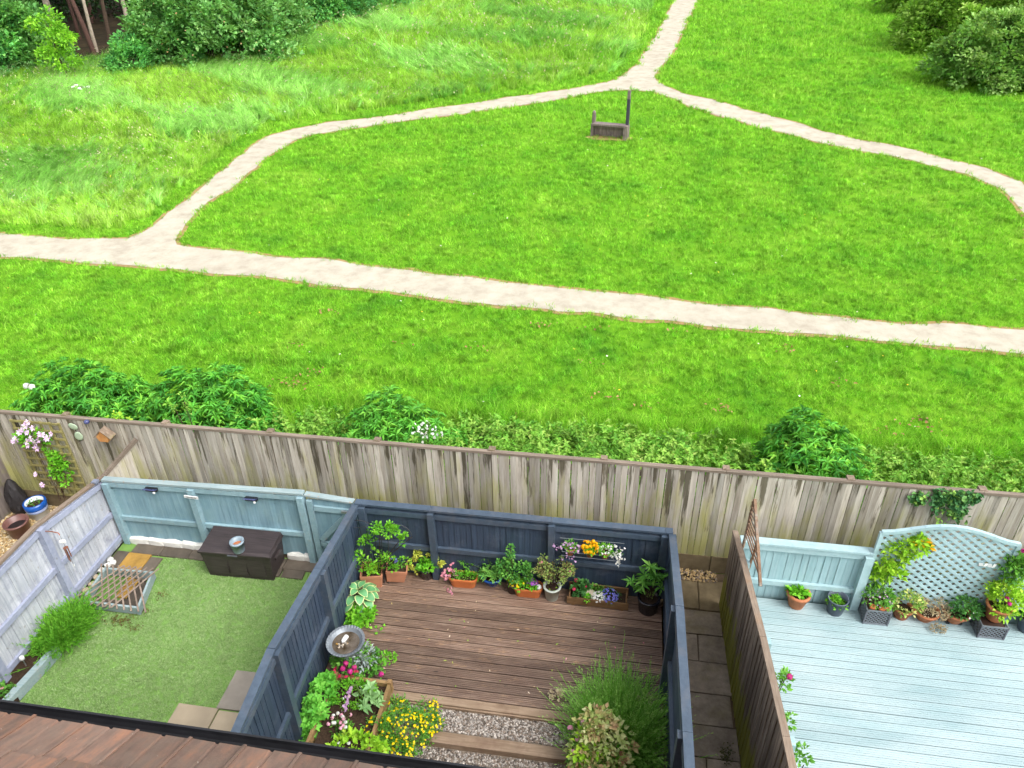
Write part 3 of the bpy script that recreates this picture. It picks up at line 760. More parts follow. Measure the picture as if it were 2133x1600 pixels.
# sloping ladder trellis on the alley fence
TT = thing('fan_trellis', 'triangular rusty brown slatted trellis on top of the alley fence', 'trellis', (1.90, 7.72, 1.50))
M_RUST = wood('peeling_brown', (0.16, 0.09, 0.055), (0.30, 0.19, 0.12), (20, 20, 20), 0.1, stain=(0.45, 0.55, 0.53))
pk = Vector((0.02, -0.02, 0.80)); en = Vector((0.10, -0.85, 0.10))
beam(TT, 'rail', M_RUST, pk, en, 0.035, 0.045, local=True)
beam(TT, 'stile', M_RUST, (0, 0, -0.08), pk, 0.03, 0.03, local=True)
beam(TT, 'stile', M_RUST, (0.03, -0.42, -0.05), pk.lerp(en, 0.49), 0.025, 0.028, local=True)
for i in range(1, 10):                                   # level slats from the back stile to the sloping rail
    a = pk.lerp(en, i / 10.0); beam(TT, 'slat', M_RUST, (0.0, 0.01, a.z), a, 0.012, 0.030, local=True)

# ---- decks
def deck(name, label, x0, x1, y0, y1, z, mat, pitch=0.145, w=0.138, n=6, jit=0.0):
    T = thing(name, label, 'decking', (x0, y1, z)); k = int(round((y1 - y0) / pitch))
    for i in range(k):
        y = y1 - (i + 0.5) * pitch; e = random.uniform(0, jit)
        obj('plank', grooved(mat, w, n=n), T, ((x1 - x0) / 2, y - y1, random.uniform(-.002, .002)), (0, 0, random.uniform(-.001, .001)), (x1 - x0 - e, 1, 1))
    return T
DK = deck('brown_deck', 'wet brown grooved timber decking inside the navy fences', NX0 + 0.03, NX1 - 0.04, 5.872, 7.93, 0.0, M_DECK, 0.147, 0.131, n=5)
bx(DK, 'edge_plank', M_SLEEPER, (-1.34, 5.806, -0.012), (4.56, 0.115, 0.03), (0, 0, 0))
bx(DK, 'fascia', M_SLEEPER, (-1.34, 5.735, -0.10), (4.56, 0.022, 0.16))
for i, x in enumerate((-3.2, -1.4, 0.4)): bx(DK, 'joist', M_OLD, (x, 6.86, -0.10), (0.06, 2.05, 0.14))
PD = deck('aqua_deck', 'pale aqua painted grooved decking shining wet', 1.95, 10.6, 3.0, 7.96, DZ, M_PDECK, 0.122, 0.112, n=4)
for x in (2.3, 4.4, 6.6, 8.6, 10.3): bx(PD, 'joist', M_OLD, (x, 5.5, DZ - 0.105), (0.06, 4.9, 0.14))

# ---- house roof under the camera
t = NT('roof_tile')
g_ = t.noise(t.pos((14, 3.0, 3.0), own=19.0), 1.0, 5, 0.7); b_ = t.noise(t.pos(), 5.0, 4, 0.65); s_ = t.noise(t.pos(), 34, 3, 0.6)
c = t.ramp(g_, [(0.25, (0.085, 0.058, 0.048)), (0.5, (0.175, 0.108, 0.082)), (0.8, (0.33, 0.15, 0.085))])
c = t.mix(t.ramp(b_, [(0.45, 0.0), (0.72, 0.7)]), c, (0.17, 0.125, 0.10))
c = t.mix(t.ramp(s_, [(0.71, 0.0), (0.74, 0.85)]), c, (0.45, 0.42, 0.36))
M_TILE = t.done(t.bsdf(t.jitter(c, 0.25), 0.75, 0.3, t.bump(s_, 0.5, 0.006)))
M_BLACK = plain('black_plastic', (0.012, 0.012, 0.014), 0.35, 0.5, 0.3)
M_BRICK = plain('brick_wall', (0.25, 0.13, 0.09), 0.9, 0.2, 0.25, 20)
EY, EZ, RP = 2.015, 5.0, math.radians(31)
HS = thing('house', 'house with brown and terracotta roof tiles and black gutter', 'house', (-2.6, 0.0, -0.4))
hx0, hx1 = -7.2, 1.5
bx(HS, 'wall', M_BRICK, ((hx0 + hx1) / 2, -0.9, 2.2), (hx1 - hx0 - 0.1, 5.5, 5.2))
def on_roof(x, s, up=0.0): return Vector((x, EY - s * math.cos(RP) + up * math.sin(RP) * -0.0, EZ + s * math.sin(RP) + up))
rv = [on_roof(hx0, 0, -0.03), on_roof(hx1, 0, -0.03), on_roof(hx1, 2.6, -0.03), on_roof(hx0, 2.6, -0.03)]
rb = [Vector((hx0, -4.0, EZ - 0.1)), Vector((hx1, -4.0, EZ - 0.1))]
V_ = [v - HS.location for v in rv + rb]
RF = obj('roof', mesh_py('roof', V_, [(0, 1, 2, 3), (3, 2, 5, 4), (0, 3, 4), (1, 5, 2)], M_TILE), HS)
prof = [(-0.165, 0.0), (-0.150, 0.016), (-0.02, 0.012), (-0.010, 0.004), (0.0, 0.004), (0.010, 0.014), (0.135, 0.012), (0.150, 0.026), (0.166, 0.024)]
Np = len(prof)
Vt = []
for yy, zz in ((0.0, 0.022), (-0.42, 0.0)):
    for a, b in prof: Vt.append((a, yy, b + zz))
for yy, zz in ((0.0, 0.022), (-0.42, 0.0)):
    for a, b in prof: Vt.append((a, yy, b + zz - 0.016))
Ft = [(i, i + 1, Np + i + 1, Np + i) for i in range(Np - 1)] + [(2 * Np + i, i, i + 1, 2 * Np + i + 1)[::-1] for i in range(Np - 1)]
Ft += [(0, Np, 3 * Np, 2 * Np), (Np - 1, 2 * Np - 1, 4 * Np - 1, 3 * Np - 1)[::-1]]
tile_m = mesh_py('tile', Vt, Ft, M_TILE)
for r in range(6):
    x = hx0 + 0.17 + (0.0 if r % 2 == 0 else 0.15)
    while x < hx1 - 0.1:
        p_ = on_roof(x, r * 0.345 - 0.06, 0.004)
        obj('tile', tile_m, RF, p_ - HS.location, (-RP + random.uniform(-.004, .004), 0, random.uniform(-.004, .004)), (1, 1, 1))
        x += 0.315
gp = [(0.078 * math.cos(a), 0.078 * math.sin(a)) for a in np.linspace(math.pi, 2 * math.pi, 9)] + [(0.066 * math.cos(a), 0.066 * math.sin(a)) for a in np.linspace(2 * math.pi, math.pi, 9)]
n = len(gp); Vg = [(x, a, b) for x in (hx0, hx1) for a, b in gp]
Fg = [(i, (i + 1) % n, n + (i + 1) % n, n + i) for i in range(n)]
GT = obj('gutter', mesh_py('gutter', [Vector(v) + Vector((0, EY + 0.075, EZ - 0.02)) - HS.location for v in Vg], Fg, M_BLACK), HS)
for x in (-6.2, -5.3, -4.4, -3.45, -2.55, -1.6, -0.7, 0.3): bx(GT, 'bracket', M_STEEL, (x, EY + 0.139, EZ - 0.022), (0.03, 0.012, 0.03), local=False)

bx(HS, 'fascia', M_BLACK, ((hx0 + hx1) / 2, EY - 0.02, EZ - 0.12), (hx1 - hx0, 0.03, 0.2))

# ================================================================== GARDEN FLOORS
M_TURF_G = plain('turf_backing', (0.16, 0.29, 0.07), 0.9, 0.1, 0.2, 6)
M_TURF = leaf('artificial_grass', [(0.0, (0.23, 0.36, 0.12)), (0.6, (0.35, 0.50, 0.20)), (1.0, (0.48, 0.58, 0.32))], trans=0.1, wscale=1.1, wamt=0.12, jit=0.1)
M_DSLAB = plain('dark_damp_slab', (0.105, 0.085, 0.065), 0.6, 0.4, 0.3, 7, 0.18)
M_YSLAB = plain('ochre_slab', (0.38, 0.22, 0.05), 0.7, 0.3, 0.3, 6, 0.1)
M_SAND = plain('sandstone_slab', (0.38, 0.31, 0.215), 0.75, 0.3, 0.15, 3.5, 0.08)
M_GSLAB = plain('grey_slab', (0.30, 0.265, 0.22), 0.75, 0.3, 0.15, 5, 0.08)
M_WHITE = plain('white_painted_stone', (0.72, 0.71, 0.66), 0.8, 0.3, 0.12, 10)
t = NT('alley_slab')
f1 = t.noise(t.pos(), 5, 5, 0.7); f2 = t.noise(t.pos((3, 3, 3)), 1.0, 4); f3 = t.noise(t.pos(), 22, 3, 0.6)
c = t.ramp(f1, [(0.3, (0.105, 0.082, 0.06)), (0.55, (0.21, 0.17, 0.13)), (0.8, (0.31, 0.265, 0.215))])
c = t.mix(t.ramp(f2, [(0.5, 0.0), (0.75, 0.6)]), c, (0.15, 0.12, 0.04))
M_ASLAB = t.done(t.bsdf(t.jitter(c, 0.15), t.ramp(f2, [(0.3, 0.75), (0.7, 0.45)]), 0.4, t.bump(f3, 0.5, 0.01)))
M_EARTH = plain('garden_earth', (0.09, 0.065, 0.04), 0.95, 0.1, 0.4, 8)

def slab_mesh(mat, k=0):
    key = ('slab', mat.name, k)
    if key not in _cache:
        r_ = random.Random(k + 3); b = 0.04; V = []
        for z, s in ((-1, 1), (0.72, 1), (1, 1 - b)):
            for x, y in ((-.5, -.5), (.5, -.5), (.5, .5), (-.5, .5)): V.append((x * s + r_.uniform(-.012, .012), y * s + r_.uniform(-.012, .012), z * 0.5))
        F = [(0, 1, 5, 4), (1, 2, 6, 5), (2, 3, 7, 6), (3, 0, 4, 7), (4, 5, 9, 8), (5, 6, 10, 9), (6, 7, 11, 10), (7, 4, 8, 11), (8, 9, 10, 11)]
        _cache[key] = mesh_py('slab', V, F, mat)
    return _cache[key]
def slab(parent, mat, x, y, z, sx, sy, rz=0.0, th=0.05):
    return obj('slab', slab_mesh(mat, random.randint(0, 3)), parent, Vector((x, y, z - th / 2)) - L_of(parent), (random.uniform(-.006, .006), random.uniform(-.006, .006), rz + random.uniform(-.006, .006)), (sx, sy, th))

def pad(name, x0, x1, y0, y1, z, mat, label, cat):      # a bed of earth or mortar below the surface
    m = mesh_py(name, [(x0, y0, z), (x1, y0, z), (x1, y1, z), (x0, y1, z)], [(0, 1, 2, 3)], mat)
    return tag(obj(name, m), label, cat, kind='structure')
pad('garden_soil', -10.9, 10.8, 2.0, 8.60, -0.33, M_EARTH, 'bare earth below the gardens', 'ground')

# artificial lawn
AL = [(-7.85, 7.93), (-4.46, 7.96), (-4.44, 7.96), (-3.72, 7.9), (-3.72, 5.86), (-4.86, 5.84), (-4.84, 5.27), (-5.3, 5.25), (-5.42, 5.0), (-5.5, 3.0), (-7.85, 3.0)]
base = obj('turf_base', mesh_py('turf_base', [(x, y, 0.0) for x, y in ((-7.88, 3.0), (-3.70, 3.0), (-3.70, 7.97), (-7.88, 7.97))], [(0, 1, 2, 3)], M_TURF_G))
tag(base, 'flat backing of the artificial lawn', 'ground', kind='structure')
m0 = GZ(222, 1188)
def turf_ok(P):
    x, y = P[:, 0], P[:, 1]
    ok = ~((y > 7.72) | ((x < -6.98) & (y > 6.60)) | ((x > -4.86) & (y < 5.86)) | ((x > -5.44) & (y < 5.28)) | (x < -7.40 - 0.10 * (y < 6.3)) & (y < 6.7))
    return ok & ~((x > -5.3) & (x < -4.55) & (y > 7.55))
n = 24000
P = np.stack([-7.86 + 4.14 * rng.random(n), 3.6 + 4.3 * rng.random(n), np.full(n, 0.0)], 1); P = P[turf_ok(P)]
n = len(P)
lv = [blade_tuft('turf_tuft', M_TURF, 12, 0.035, 0.028, 0.005, 1.0) for _ in range(3)]
o = scatter('artificial_grass', P, 0.8 + 0.4 * rng.random(n), rng.integers(0, 3, n), lv, 0.1)
tag(o, 'artificial lawn of short matted pile in the teal fenced garden', 'artificial grass', kind='stuff')
g = join([leafgeo(np.array([GZ(*q, 0.03)]) + rng.normal(size=(26, 3)) * [0.05, 0.035, 0.003], rdirs(26, 0, 0.2), 0.03, 0.02) for q in ((268, 1290), (280, 1305), (205, 1290), (240, 1288), (300, 1272), (336, 1238), (246, 1300), (258, 1292))])
tag(obj('leaf_litter', mesh_np('leaf_litter', g[0], g[1], leaf('litter', [(0, (0.06, 0.04, 0.015)), (1, (0.16, 0.15, 0.03))], trans=0, jit=0), g[2])), 'dark crumbs of leaf litter on the artificial lawn', 'leaf litter', kind='stuff')

PV = thing('slab_border', 'dark damp paving slabs edging the artificial lawn', 'paving', (-6.0, 7.9, 0.0))
x = -7.62
while x < -3.9:
    w = random.choice((0.42, 0.5, 0.6)); slab(PV, M_DSLAB, x + w / 2, 7.82, 0.030, w - 0.012, 0.21); x += w
for x, y, sx, sy in ((-7.12, 7.42, 0.2, 0.5), (-7.0, 6.98, 0.22, 0.34), (-7.02, 6.70, 0.3, 0.2), (-7.36, 6.66, 0.36, 0.2), (-7.72, 6.68, 0.32, 0.22), (-7.74, 7.5, 0.22, 0.45), (-4.78, 7.63, 0.36, 0.16), (-5.08, 7.63, 0.2, 0.16)):
    slab(PV, M_DSLAB, x, y, 0.032, sx, sy)
slab(PV, M_YSLAB, -7.43, 7.48, 0.034, 0.40, 0.46)
slab(PV, M_YSLAB, -7.22, 7.02, 0.030, 0.2, 0.4)
PT = thing('patio', 'three pale sandstone patio slabs beside the navy fence', 'patio', (-4.6, 5.3, 0.0))
slab(PT, M_GSLAB, -4.54, 5.56, 0.040, 0.62, 0.58); slab(PT, M_SAND, -5.10, 4.97, 0.038, 0.56, 0.58); slab(PT, M_SAND, -4.50, 4.95, 0.040, 0.60, 0.58)
slab(PT, M_SAND, -5.10, 4.37, 0.038, 0.56, 0.58); slab(PT, M_SAND, -4.50, 4.35, 0.040, 0.60, 0.58)
# white painted stones showing along the foot of the teal fence
WS = thing('stone_edging', 'white painted stones along the foot of the teal fence', 'edging', (-6.0, 7.95, 0.0))
def stone(parent, name, mat, c, dims, rz=0.0, seed=0, lv_=1):
    key = ('stone', mat.name, seed)
    if key not in _cache:
        bm = bmesh.new(); bmesh.ops.create_icosphere(bm, subdivisions=2, radius=0.5); r_ = random.Random(seed)
        for v in bm.verts:
            a = v.co.copy(); k = 1 + 0.16 * math.sin(7 * a.x + seed) * math.cos(6 * a.y + 2 * seed) + r_.uniform(-.06, .06)
            v.co = Vector((max(-.42, min(.42, a.x * 1.15)), max(-.42, min(.42, a.y * 1.15)), max(-.40, min(.40, a.z * 1.15)))) * k
        m = bpy.data.meshes.new('stone'); bm.to_mesh(m); bm.free(); m.materials.append(mat); _cache[key] = m
    return obj(name, _cache[key], parent, Vector(c) - L_of(parent), (0, 0, rz), dims)
xs_ = [(-7.58, .34), (-7.28, .32), (-6.98, .34), (-6.70, .28), (-6.46, .30), (-6.2, .3), (-4.84, .28), (-4.62, .22), (-4.33, .17)]
for i, (x, w) in enumerate(xs_): stone(WS, 'stone', M_WHITE, (x, 7.955, 0.06), (w * 1.15, 0.10, 0.20), 0, i % 4)
for i, (x, y) in enumerate(((-7.82, 7.50), (-7.80, 7.38), (-7.74, 7.44), (-7.83, 7.27), (-7.82, 7.12), (-7.80, 6.98), (-7.82, 6.85))): stone(WS, 'stone', M_WHITE if i < 4 else M_SAND, (x, y, 0.05), (0.09, 0.10, 0.07), i, i % 4)

# shallow frame with an expanding trellis laid on it
FR = thing('cold_frame', 'low teal timber frame topped by expanding lattice trellis', 'planter frame', (-7.38, 7.03, 0.03))
cs = [Vector((*GZ(220, 1186, 0.14).xy, 0.1)), Vector((*GZ(318, 1195, 0.14).xy, 0.1)), Vector((*GZ(288, 1268, 0.14).xy, 0.1)), Vector((*GZ(172, 1254, 0.14).xy, 0.1))]
for a, b in zip(cs, cs[1:] + cs[:1]):
    beam(FR, 'side', M_TEALTOP, a, b + (b - a).normalized() * 0.02, 0.035, 0.14)
M_LATH = wood('raw_lath', (0.20, 0.15, 0.115), (0.36, 0.28, 0.22), (8, 8, 8), 0.1)
c00, c10, c11, c01 = cs
bil = lambda u, v: (c00 * (1 - u) + c10 * u) * (1 - v) + (c01 * (1 - u) + c11 * u) * v
for i in range(-4, 9):
    for sgn in (1, -1):
        u0 = i / 8.0 if sgn > 0 else (i + 4) / 8.0; v0, v1 = -0.10, 1.12
        u1 = u0 + sgn * 0.55
        if min(u0, u1) < -0.2 or max(u0, u1) > 1.18: continue
        a, b = bil(u0, v0), bil(u1, v1); zz = 0.181 if sgn > 0 else 0.193
        beam(FR, 'lath', M_LATH, (a.x, a.y, zz), (b.x, b.y, zz), 0.022, 0.010)
# raised bed edge along the whitewashed fence
RB = thing('bed_edging', 'teal painted board edging the soil bed below the whitewashed fence', 'bed edging', (-7.6, 5.4, 0.0))
a, b = GZ(118, 1352, 0.12), GZ(15, 1462, 0.12)
beam(RB, 'edge_board', M_TEALTOP, (a.x, a.y, 0.09), (b.x + (b.x - a.x), b.y + (b.y - a.y), 0.09), 0.10, 0.16)
slab(RB, M_SOIL, -7.70, 5.3, 0.10, 0.36, 2.4, th=0.10)

# gravelled corner of the neighbour
def gravel(name, label, x0, x1, y0, y1, z, n, mats, size=0.02, ok=None):
    vs_ = []
    for i, mt in enumerate(mats):
        bm = bmesh.new(); bmesh.ops.create_icosphere(bm, subdivisions=1, radius=1.0)
        for v in bm.verts: v.co = Vector((v.co.x * (1 + .3 * math.sin(i + v.co.y * 4)), v.co.y * 0.8, v.co.z * 0.55))
        m = bpy.data.meshes.new('pebble'); bm.to_mesh(m); bm.free(); m.materials.append(mt); vs_.append(bpy.data.objects.new('pebble_' + 'abcdef'[i], m))
    P = np.stack([x0 + (x1 - x0) * rng.random(n), y0 + (y1 - y0) * rng.random(n), np.full(n, z) + rng.random(n) * 0.012], 1)
    if ok is not None: P = P[ok(P)]
    o = scatter(name, P, size * (0.6 + 0.8 * rng.random(len(P))), rng.integers(0, len(mats), len(P)), vs_, 0.4)
    return tag(o, label, 'gravel', kind='stuff')
GW = [plain('gravel_%s' % k, c_, 0.6, 0.4, 0.2, 30, 0.3) for k, c_ in (('grey', (0.30, 0.27, 0.24)), ('pale', (0.42, 0.375, 0.33)), ('brown', (0.20, 0.155, 0.12)), ('dark', (0.11, 0.09, 0.075)))]
GY_ = [plain('gravel_%s' % k, c_, 0.6, 0.4, 0.2, 30, 0.3) for k, c_ in (('honey', (0.46, 0.33, 0.15)), ('cream', (0.56, 0.47, 0.32)), ('tan', (0.33, 0.22, 0.10)))]
pad('gravel_bed', -10.5, -7.96, 4.0, 8.58, 0.0, plain('gravel_sand', (0.34, 0.24, 0.11), 0.95, 0.1, 0.3, 25), 'sandy bed under the honey gravel', 'ground')
gravel('honey_gravel', 'honey coloured gravel in the corner by the clematis trellis', -10.28, -7.97, 6.0, 8.58, 0.006, 12000, GY_, 0.022)
pad('gravel_terrace', NX0, NX1, 5.26, 5.73, -0.075, plain('gravel_earth', (0.20, 0.165, 0.13), 0.95, 0.1, 0.3, 25), 'bed under the grey gravel step', 'ground')
pad('gravel_terrace', NX0, NX1, 3.0, 5.30, -0.165, bpy.data.materials['gravel_earth'], 'bed under the lower grey gravel', 'ground')
gravel('grey_gravel', 'grey and buff gravel step in front of the brown deck', NX0 + .05, NX1 - .05, 5.43, 5.73, -0.07, 7500, GW, 0.016)
gravel('grey_gravel', 'grey and buff gravel below the lower sleeper', NX0 + .05, NX1 - .05, 4.2, 5.24, -0.16, 15000, GW, 0.016)
SL = thing('sleeper', 'pale timber sleeper edging the gravel step', 'sleeper', (-1.2, 5.18, -0.26))
a, b = GZ(885, 1530, -0.07), GZ(1212, 1580, -0.07)
beam(SL, 'plank', M_SLEEPER, (a.x - 0.9, a.y - 0.01, -0.115), (b.x + 0.9, b.y + 0.02, -0.115), 0.15, 0.10)

# back passage and alley slabs
PS = thing('passage_paving', 'mossy damp slabs in the passage behind the navy fence', 'paving', (1.3, 8.2, 0.0))
x = -4.4
while x < 1.8:
    w = random.choice((0.5, 0.6)); slab(PS, M_MOSSY, x + w / 2, 8.12, -0.005, w - 0.015, 0.58); x += w
gravel('passage_gravel', 'brown gravel scattered along the foot of the boundary fence', -4.5, 1.8, 8.36, 8.60, 0.0, 2600, [GY_[2], GW[2], GY_[0]], 0.018)
AP = thing('alley_paving', 'damp brown riven slabs along the alley', 'paving', (1.4, 6.0, 0.0))
y = 7.80
row = 0
while y > 3.4:
    d = (0.44, 0.46, 0.50, 0.46)[row % 4]
    if row % 3 == 0: slab(AP, M_ASLAB, 1.40, y - d / 2, 0.0, 0.80, d - 0.012)
    else:
        w1 = 0.28 + 0.16 * (row % 2); slab(AP, M_ASLAB, 1.0 + w1 / 2, y - d / 2, -0.004, w1 - 0.012, d - 0.012); slab(AP, M_ASLAB, 1.0 + w1 + (0.85 - w1) / 2, y - d / 2, 0.0, 0.85 - w1 - 0.012, d - 0.012)
    y -= d; row += 1
pad('alley_bed', 0.98, 1.95, 3.0, 8.6, -0.03, M_EARTH, 'earth joints under the alley slabs', 'ground')
pad('passage_bed', -7.9, 0.98, 7.97, 8.6, -0.03, M_EARTH, 'earth under the back passage', 'ground')
MT = thing('moss_patch', 'dark moss cushion growing on an alley slab', 'moss', GZ(1512, 1572, 0.0))
P = rng.normal(size=(160, 3)) * [0.055, 0.06, 0.004]
geo_obj(MT, 'moss', leafgeo(P, rdirs(160, 0.6), 0.03, 0.015), leaf('moss', [(0, (0.03, 0.035, 0.01)), (1, (0.09, 0.10, 0.02))], trans=0, jit=0))

# ================================================================== OBJECTS IN THE GARDENS
M_TERRA = plain('terracotta', (0.42, 0.155, 0.070), 0.7, 0.3, 0.15, 8, 0.08)
M_TERRAP = plain('pale_terracotta', (0.50, 0.22, 0.125), 0.7, 0.3, 0.12, 8, 0.08)
M_ORANGE = plain('orange_plastic', (0.52, 0.15, 0.045), 0.55, 0.4, 0.1, 6)
M_OLDTERRA = plain('mossy_terracotta', (0.30, 0.115, 0.055), 0.8, 0.25, 0.35, 9)
M_BLUEG = plain('blue_glaze', (0.010, 0.085, 0.36), 0.25, 0.6, 0.2, 7)
M_BLACKG = plain('black_glaze', (0.016, 0.016, 0.022), 0.2, 0.6, 0.2, 7)
M_PALEG = plain('pale_sage_glaze', (0.46, 0.50, 0.45), 0.5, 0.4, 0.08, 7)
M_GREYPL = plain('slate_grey_plastic', (0.085, 0.105, 0.14), 0.5, 0.4, 0.12, 7)
M_ANTH = plain('anthracite_metal', (0.10, 0.105, 0.125), 0.45, 0.5, 0.2, 9)
M_WIRE = plain('dark_wire', (0.035, 0.036, 0.040), 0.5, 0.5, 0.1)
M_ZINC = plain('zinc', (0.20, 0.225, 0.25), 0.45, 0.5, 0.2, 12, metal=0.3)
M_STONE = plain('buff_stone', (0.48, 0.40, 0.31), 0.8, 0.3, 0.2, 14, 0.15)
M_WPLAST = plain('white_enamel', (0.75, 0.75, 0.73), 0.4, 0.5, 0.05)
M_DKPOT = plain('brown_plastic_pot', (0.05, 0.028, 0.02), 0.5, 0.4, 0.2)
M_BOXD = None
t = NT('dark_resin')
f_ = t.noise(t.pos((3, 40, 40)), 1.0, 3); f2 = t.noise(t.pos(), 110, 2)
M_BOXD = t.done(t.bsdf(t.ramp(f_, [(0.3, (0.030, 0.022, 0.023)), (0.7, (0.058, 0.044, 0.044))]), 0.5, 0.45, t.bump(f2, 0.5, 0.004)))

def round_pot(parent, mat, r_top, r_bot, h, wall=0.02, rim=0.03, rim_out=0.012, soil=True, soil_at=0.82, soil_or_shade_mat=None, seg=28, tilt=None):
    prof = [(r_bot * 0.97, 0), (r_bot, 0.006), (r_top, h - rim), (r_top + rim_out, h - rim), (r_top + rim_out, h), (r_top - wall, h), (r_top - wall, h * 0.6), (r_bot * 0.6, h * 0.5)]
    o = obj('pot', lathe('pot', prof, mat, seg, False), parent)
    for p_ in o.data.polygons: p_.use_smooth = True
    if soil: disc(parent, 'soil', soil_or_shade_mat or M_SOIL, r_top - wall - 0.002 - (1 - soil_at) * (r_top - r_bot) * 0.3, h * soil_at)  # soil surface; in the empty planter a black disc painting the inner shade
    return o
def disc(parent, name, mat, r, z, seg=24, dome=0.012):
    V = [(0, 0, z + dome)] + [(r * math.cos(2 * math.pi * i / seg), r * math.sin(2 * math.pi * i / seg), z) for i in range(seg)]
    return obj(name, mesh_py(name, V, [(0, 1 + i, 1 + (i + 1) % seg) for i in range(seg)], mat, True), parent)
def trough(parent, mat, lx, ly, h, rim=0.025, round_k=0.0, taper=0.82, soil=True, name='pot'):
    """Oblong or square pot: rounded rectangle, tapered, hollow."""
    def ring(sx, sy, z):
        pts = []; r = max(0.012, round_k * min(sx, sy) / 2); 
        for cx, cy, a0 in ((1, 1, 0), (-1, 1, 90), (-1, -1, 180), (1, -1, 270)):
            for i in range(5):
                a = math.radians(a0 + 90 * i / 4); pts.append((cx * (sx / 2 - r) + r * math.cos(a), cy * (sy / 2 - r) + r * math.sin(a), z))
        return pts
    rings = [ring(lx * taper, ly * taper, 0), ring(lx * 0.95, ly * 0.95, h - rim * 1.6), ring(lx, ly, h - rim * 1.6), ring(lx, ly, h), ring(lx - 0.045, ly - 0.045, h), ring(lx - 0.05, ly - 0.05, h * 0.55)]
    V = [v for r in rings for v in r]; n = 20; F = [tuple(reversed(range(n)))]
    for j in range(len(rings) - 1):
        for i in range(n): F.append((j * n + i, j * n + (i + 1) % n, (j + 1) * n + (i + 1) % n, (j + 1) * n + i))
    o = obj(name, mesh_py(name, V, F, mat), parent)
    if soil:
        s = ring(lx - 0.047, ly - 0.047, h * 0.80); s0 = [(0, 0, h * 0.83)] + s
        obj('soil', mesh_py('soil', s0, [(0, 1 + i, 1 + (i + 1) % n) for i in range(n)], M_SOIL), parent)
    return o

# ---- teal garden
def storage_box():
    fl, fr = GZ(432, 1199), GZ(574, 1212); c = (fl + fr) / 2
    T = thing('storage_box', 'dark brown resin garden storage box with sloped lid', 'storage box', (c.x, c.y + 0.235, 0.0), rz=math.atan2(fr.y - fl.y, fr.x - fl.x))
    w, d, h = 1.13, 0.47, 0.56
    V = []
    for z, s in ((0.0, 0.93), (h - 0.05, 1.0)):
        V += [(-w / 2 * s, -d / 2 * s, z), (w / 2 * s, -d / 2 * s, z), (w / 2 * s, d / 2 * s, z), (-w / 2 * s, d / 2 * s, z)]
    obj('body', mesh_py('body', V, [(3, 2, 1, 0), (0, 1, 5, 4), (1, 2, 6, 5), (2, 3, 7, 6), (3, 0, 4, 7), (4, 5, 6, 7)], M_BOXD), T)
    w2, d2 = w + 0.05, d + 0.05; z0 = h - 0.045
    V = [(-w2 / 2, -d2 / 2, z0), (w2 / 2, -d2 / 2, z0), (w2 / 2, d2 / 2, z0), (-w2 / 2, d2 / 2, z0), (-w2 / 2, -d2 / 2, z0 + 0.035), (w2 / 2, -d2 / 2, z0 + 0.035), (w2 / 2 - 0.03, d2 / 2, z0 + 0.085), (-w2 / 2 + 0.03, d2 / 2, z0 + 0.085), (-w2 / 2 + 0.03, -d2 / 2 + 0.04, z0 + 0.060), (w2 / 2 - 0.03, -d2 / 2 + 0.04, z0 + 0.060)]
    lid = obj('lid', mesh_py('lid', V, [(3, 2, 1, 0), (0, 1, 5, 4), (1, 2, 6, 9, 5), (2, 3, 7, 6), (3, 0, 4, 8, 7), (4, 5, 9, 8), (8, 9, 6, 7)], M_BOXD), T)
    bx(lid, 'handle', M_ANTH, (-0.02, -d2 / 2 - 0.008, z0 + 0.012), (0.16, 0.02, 0.016), local=True)
    for x in (-0.30, 0.0, 0.30): bx(T, 'panel', M_BOXD, (x, -d / 2 + 0.004, 0.26), (0.27, 0.012, 0.34), rot=(-0.035, 0, 0), local=True)
    for s in (-1, 1): bx(T, 'side_grip', M_BOXD, (s * (w / 2 - 0.005), 0.0, 0.36), (0.05, 0.2, 0.05), local=True)
    return T
SB = storage_box()
q = GZ(497, 1148, 0.585)
T = thing('plant_pot', 'empty blue-grey glazed pot standing on the storage box', 'plant pot', (q.x, q.y + 0.02, 0.578))
round_pot(T, plain('grey_blue_glaze', (0.25, 0.32, 0.37), 0.35, 0.5, 0.1), 0.105, 0.085, 0.20, wall=0.028, rim=0.03, rim_out=0.004, soil=False)
disc(T, 'inside', M_TERRA, 0.076, 0.125)
M_SOLAR = plain('solar_cell', (0.05, 0.06, 0.16), 0.2, 0.6, 0.1)
for px_, lb in ((310, 'solar fence lamp with dark blue panel at the whitewashed end of the teal fence'), (518, 'solar fence lamp with dark blue panel above the storage box')):
    q = GY(px_, 1010 + (px_ - 310) * 0.07, 7.90)
    T = thing('solar_lamp', lb, 'solar lamp', (q.x, 7.90, 1.22), 'solar lamps on the teal fence')
    bx(T, 'panel', M_SOLAR, (0, -0.02, 0.075), (0.20, 0.085, 0.012), rot=(-0.5, 0, 0), local=True)
    bx(T, 'lamp_body', M_BLACK, (0, 0.02, 0.045), (0.19, 0.05, 0.06), local=True)
    bx(T, 'lens', M_WPLAST, (0.085, -0.055, 0.045), (0.03, 0.02, 0.025), local=True)
q = GY(398, 1036, 7.87)
T = thing('garden_sign', 'small white wooden sign with lettering on the teal fence post', 'sign', (q.x, 7.872, q.z))
bx(T, 'board', M_WPLAST, (0, 0, 0), (0.225, 0.014, 0.045), rot=(0, 0.05, 0), local=True)
M_INK = plain('dark_ink', (0.06, 0.06, 0.07), 0.7)
for i in range(9): bx(T, 'letter', M_INK, (-0.08 + i * 0.02, -0.0085, 0.004 - i * 0.001), (0.010 + 0.003 * (i % 3), 0.002, 0.014 + 0.004 * (i % 2)), local=True)
q = GX(70, 1108, WX + 0.12)
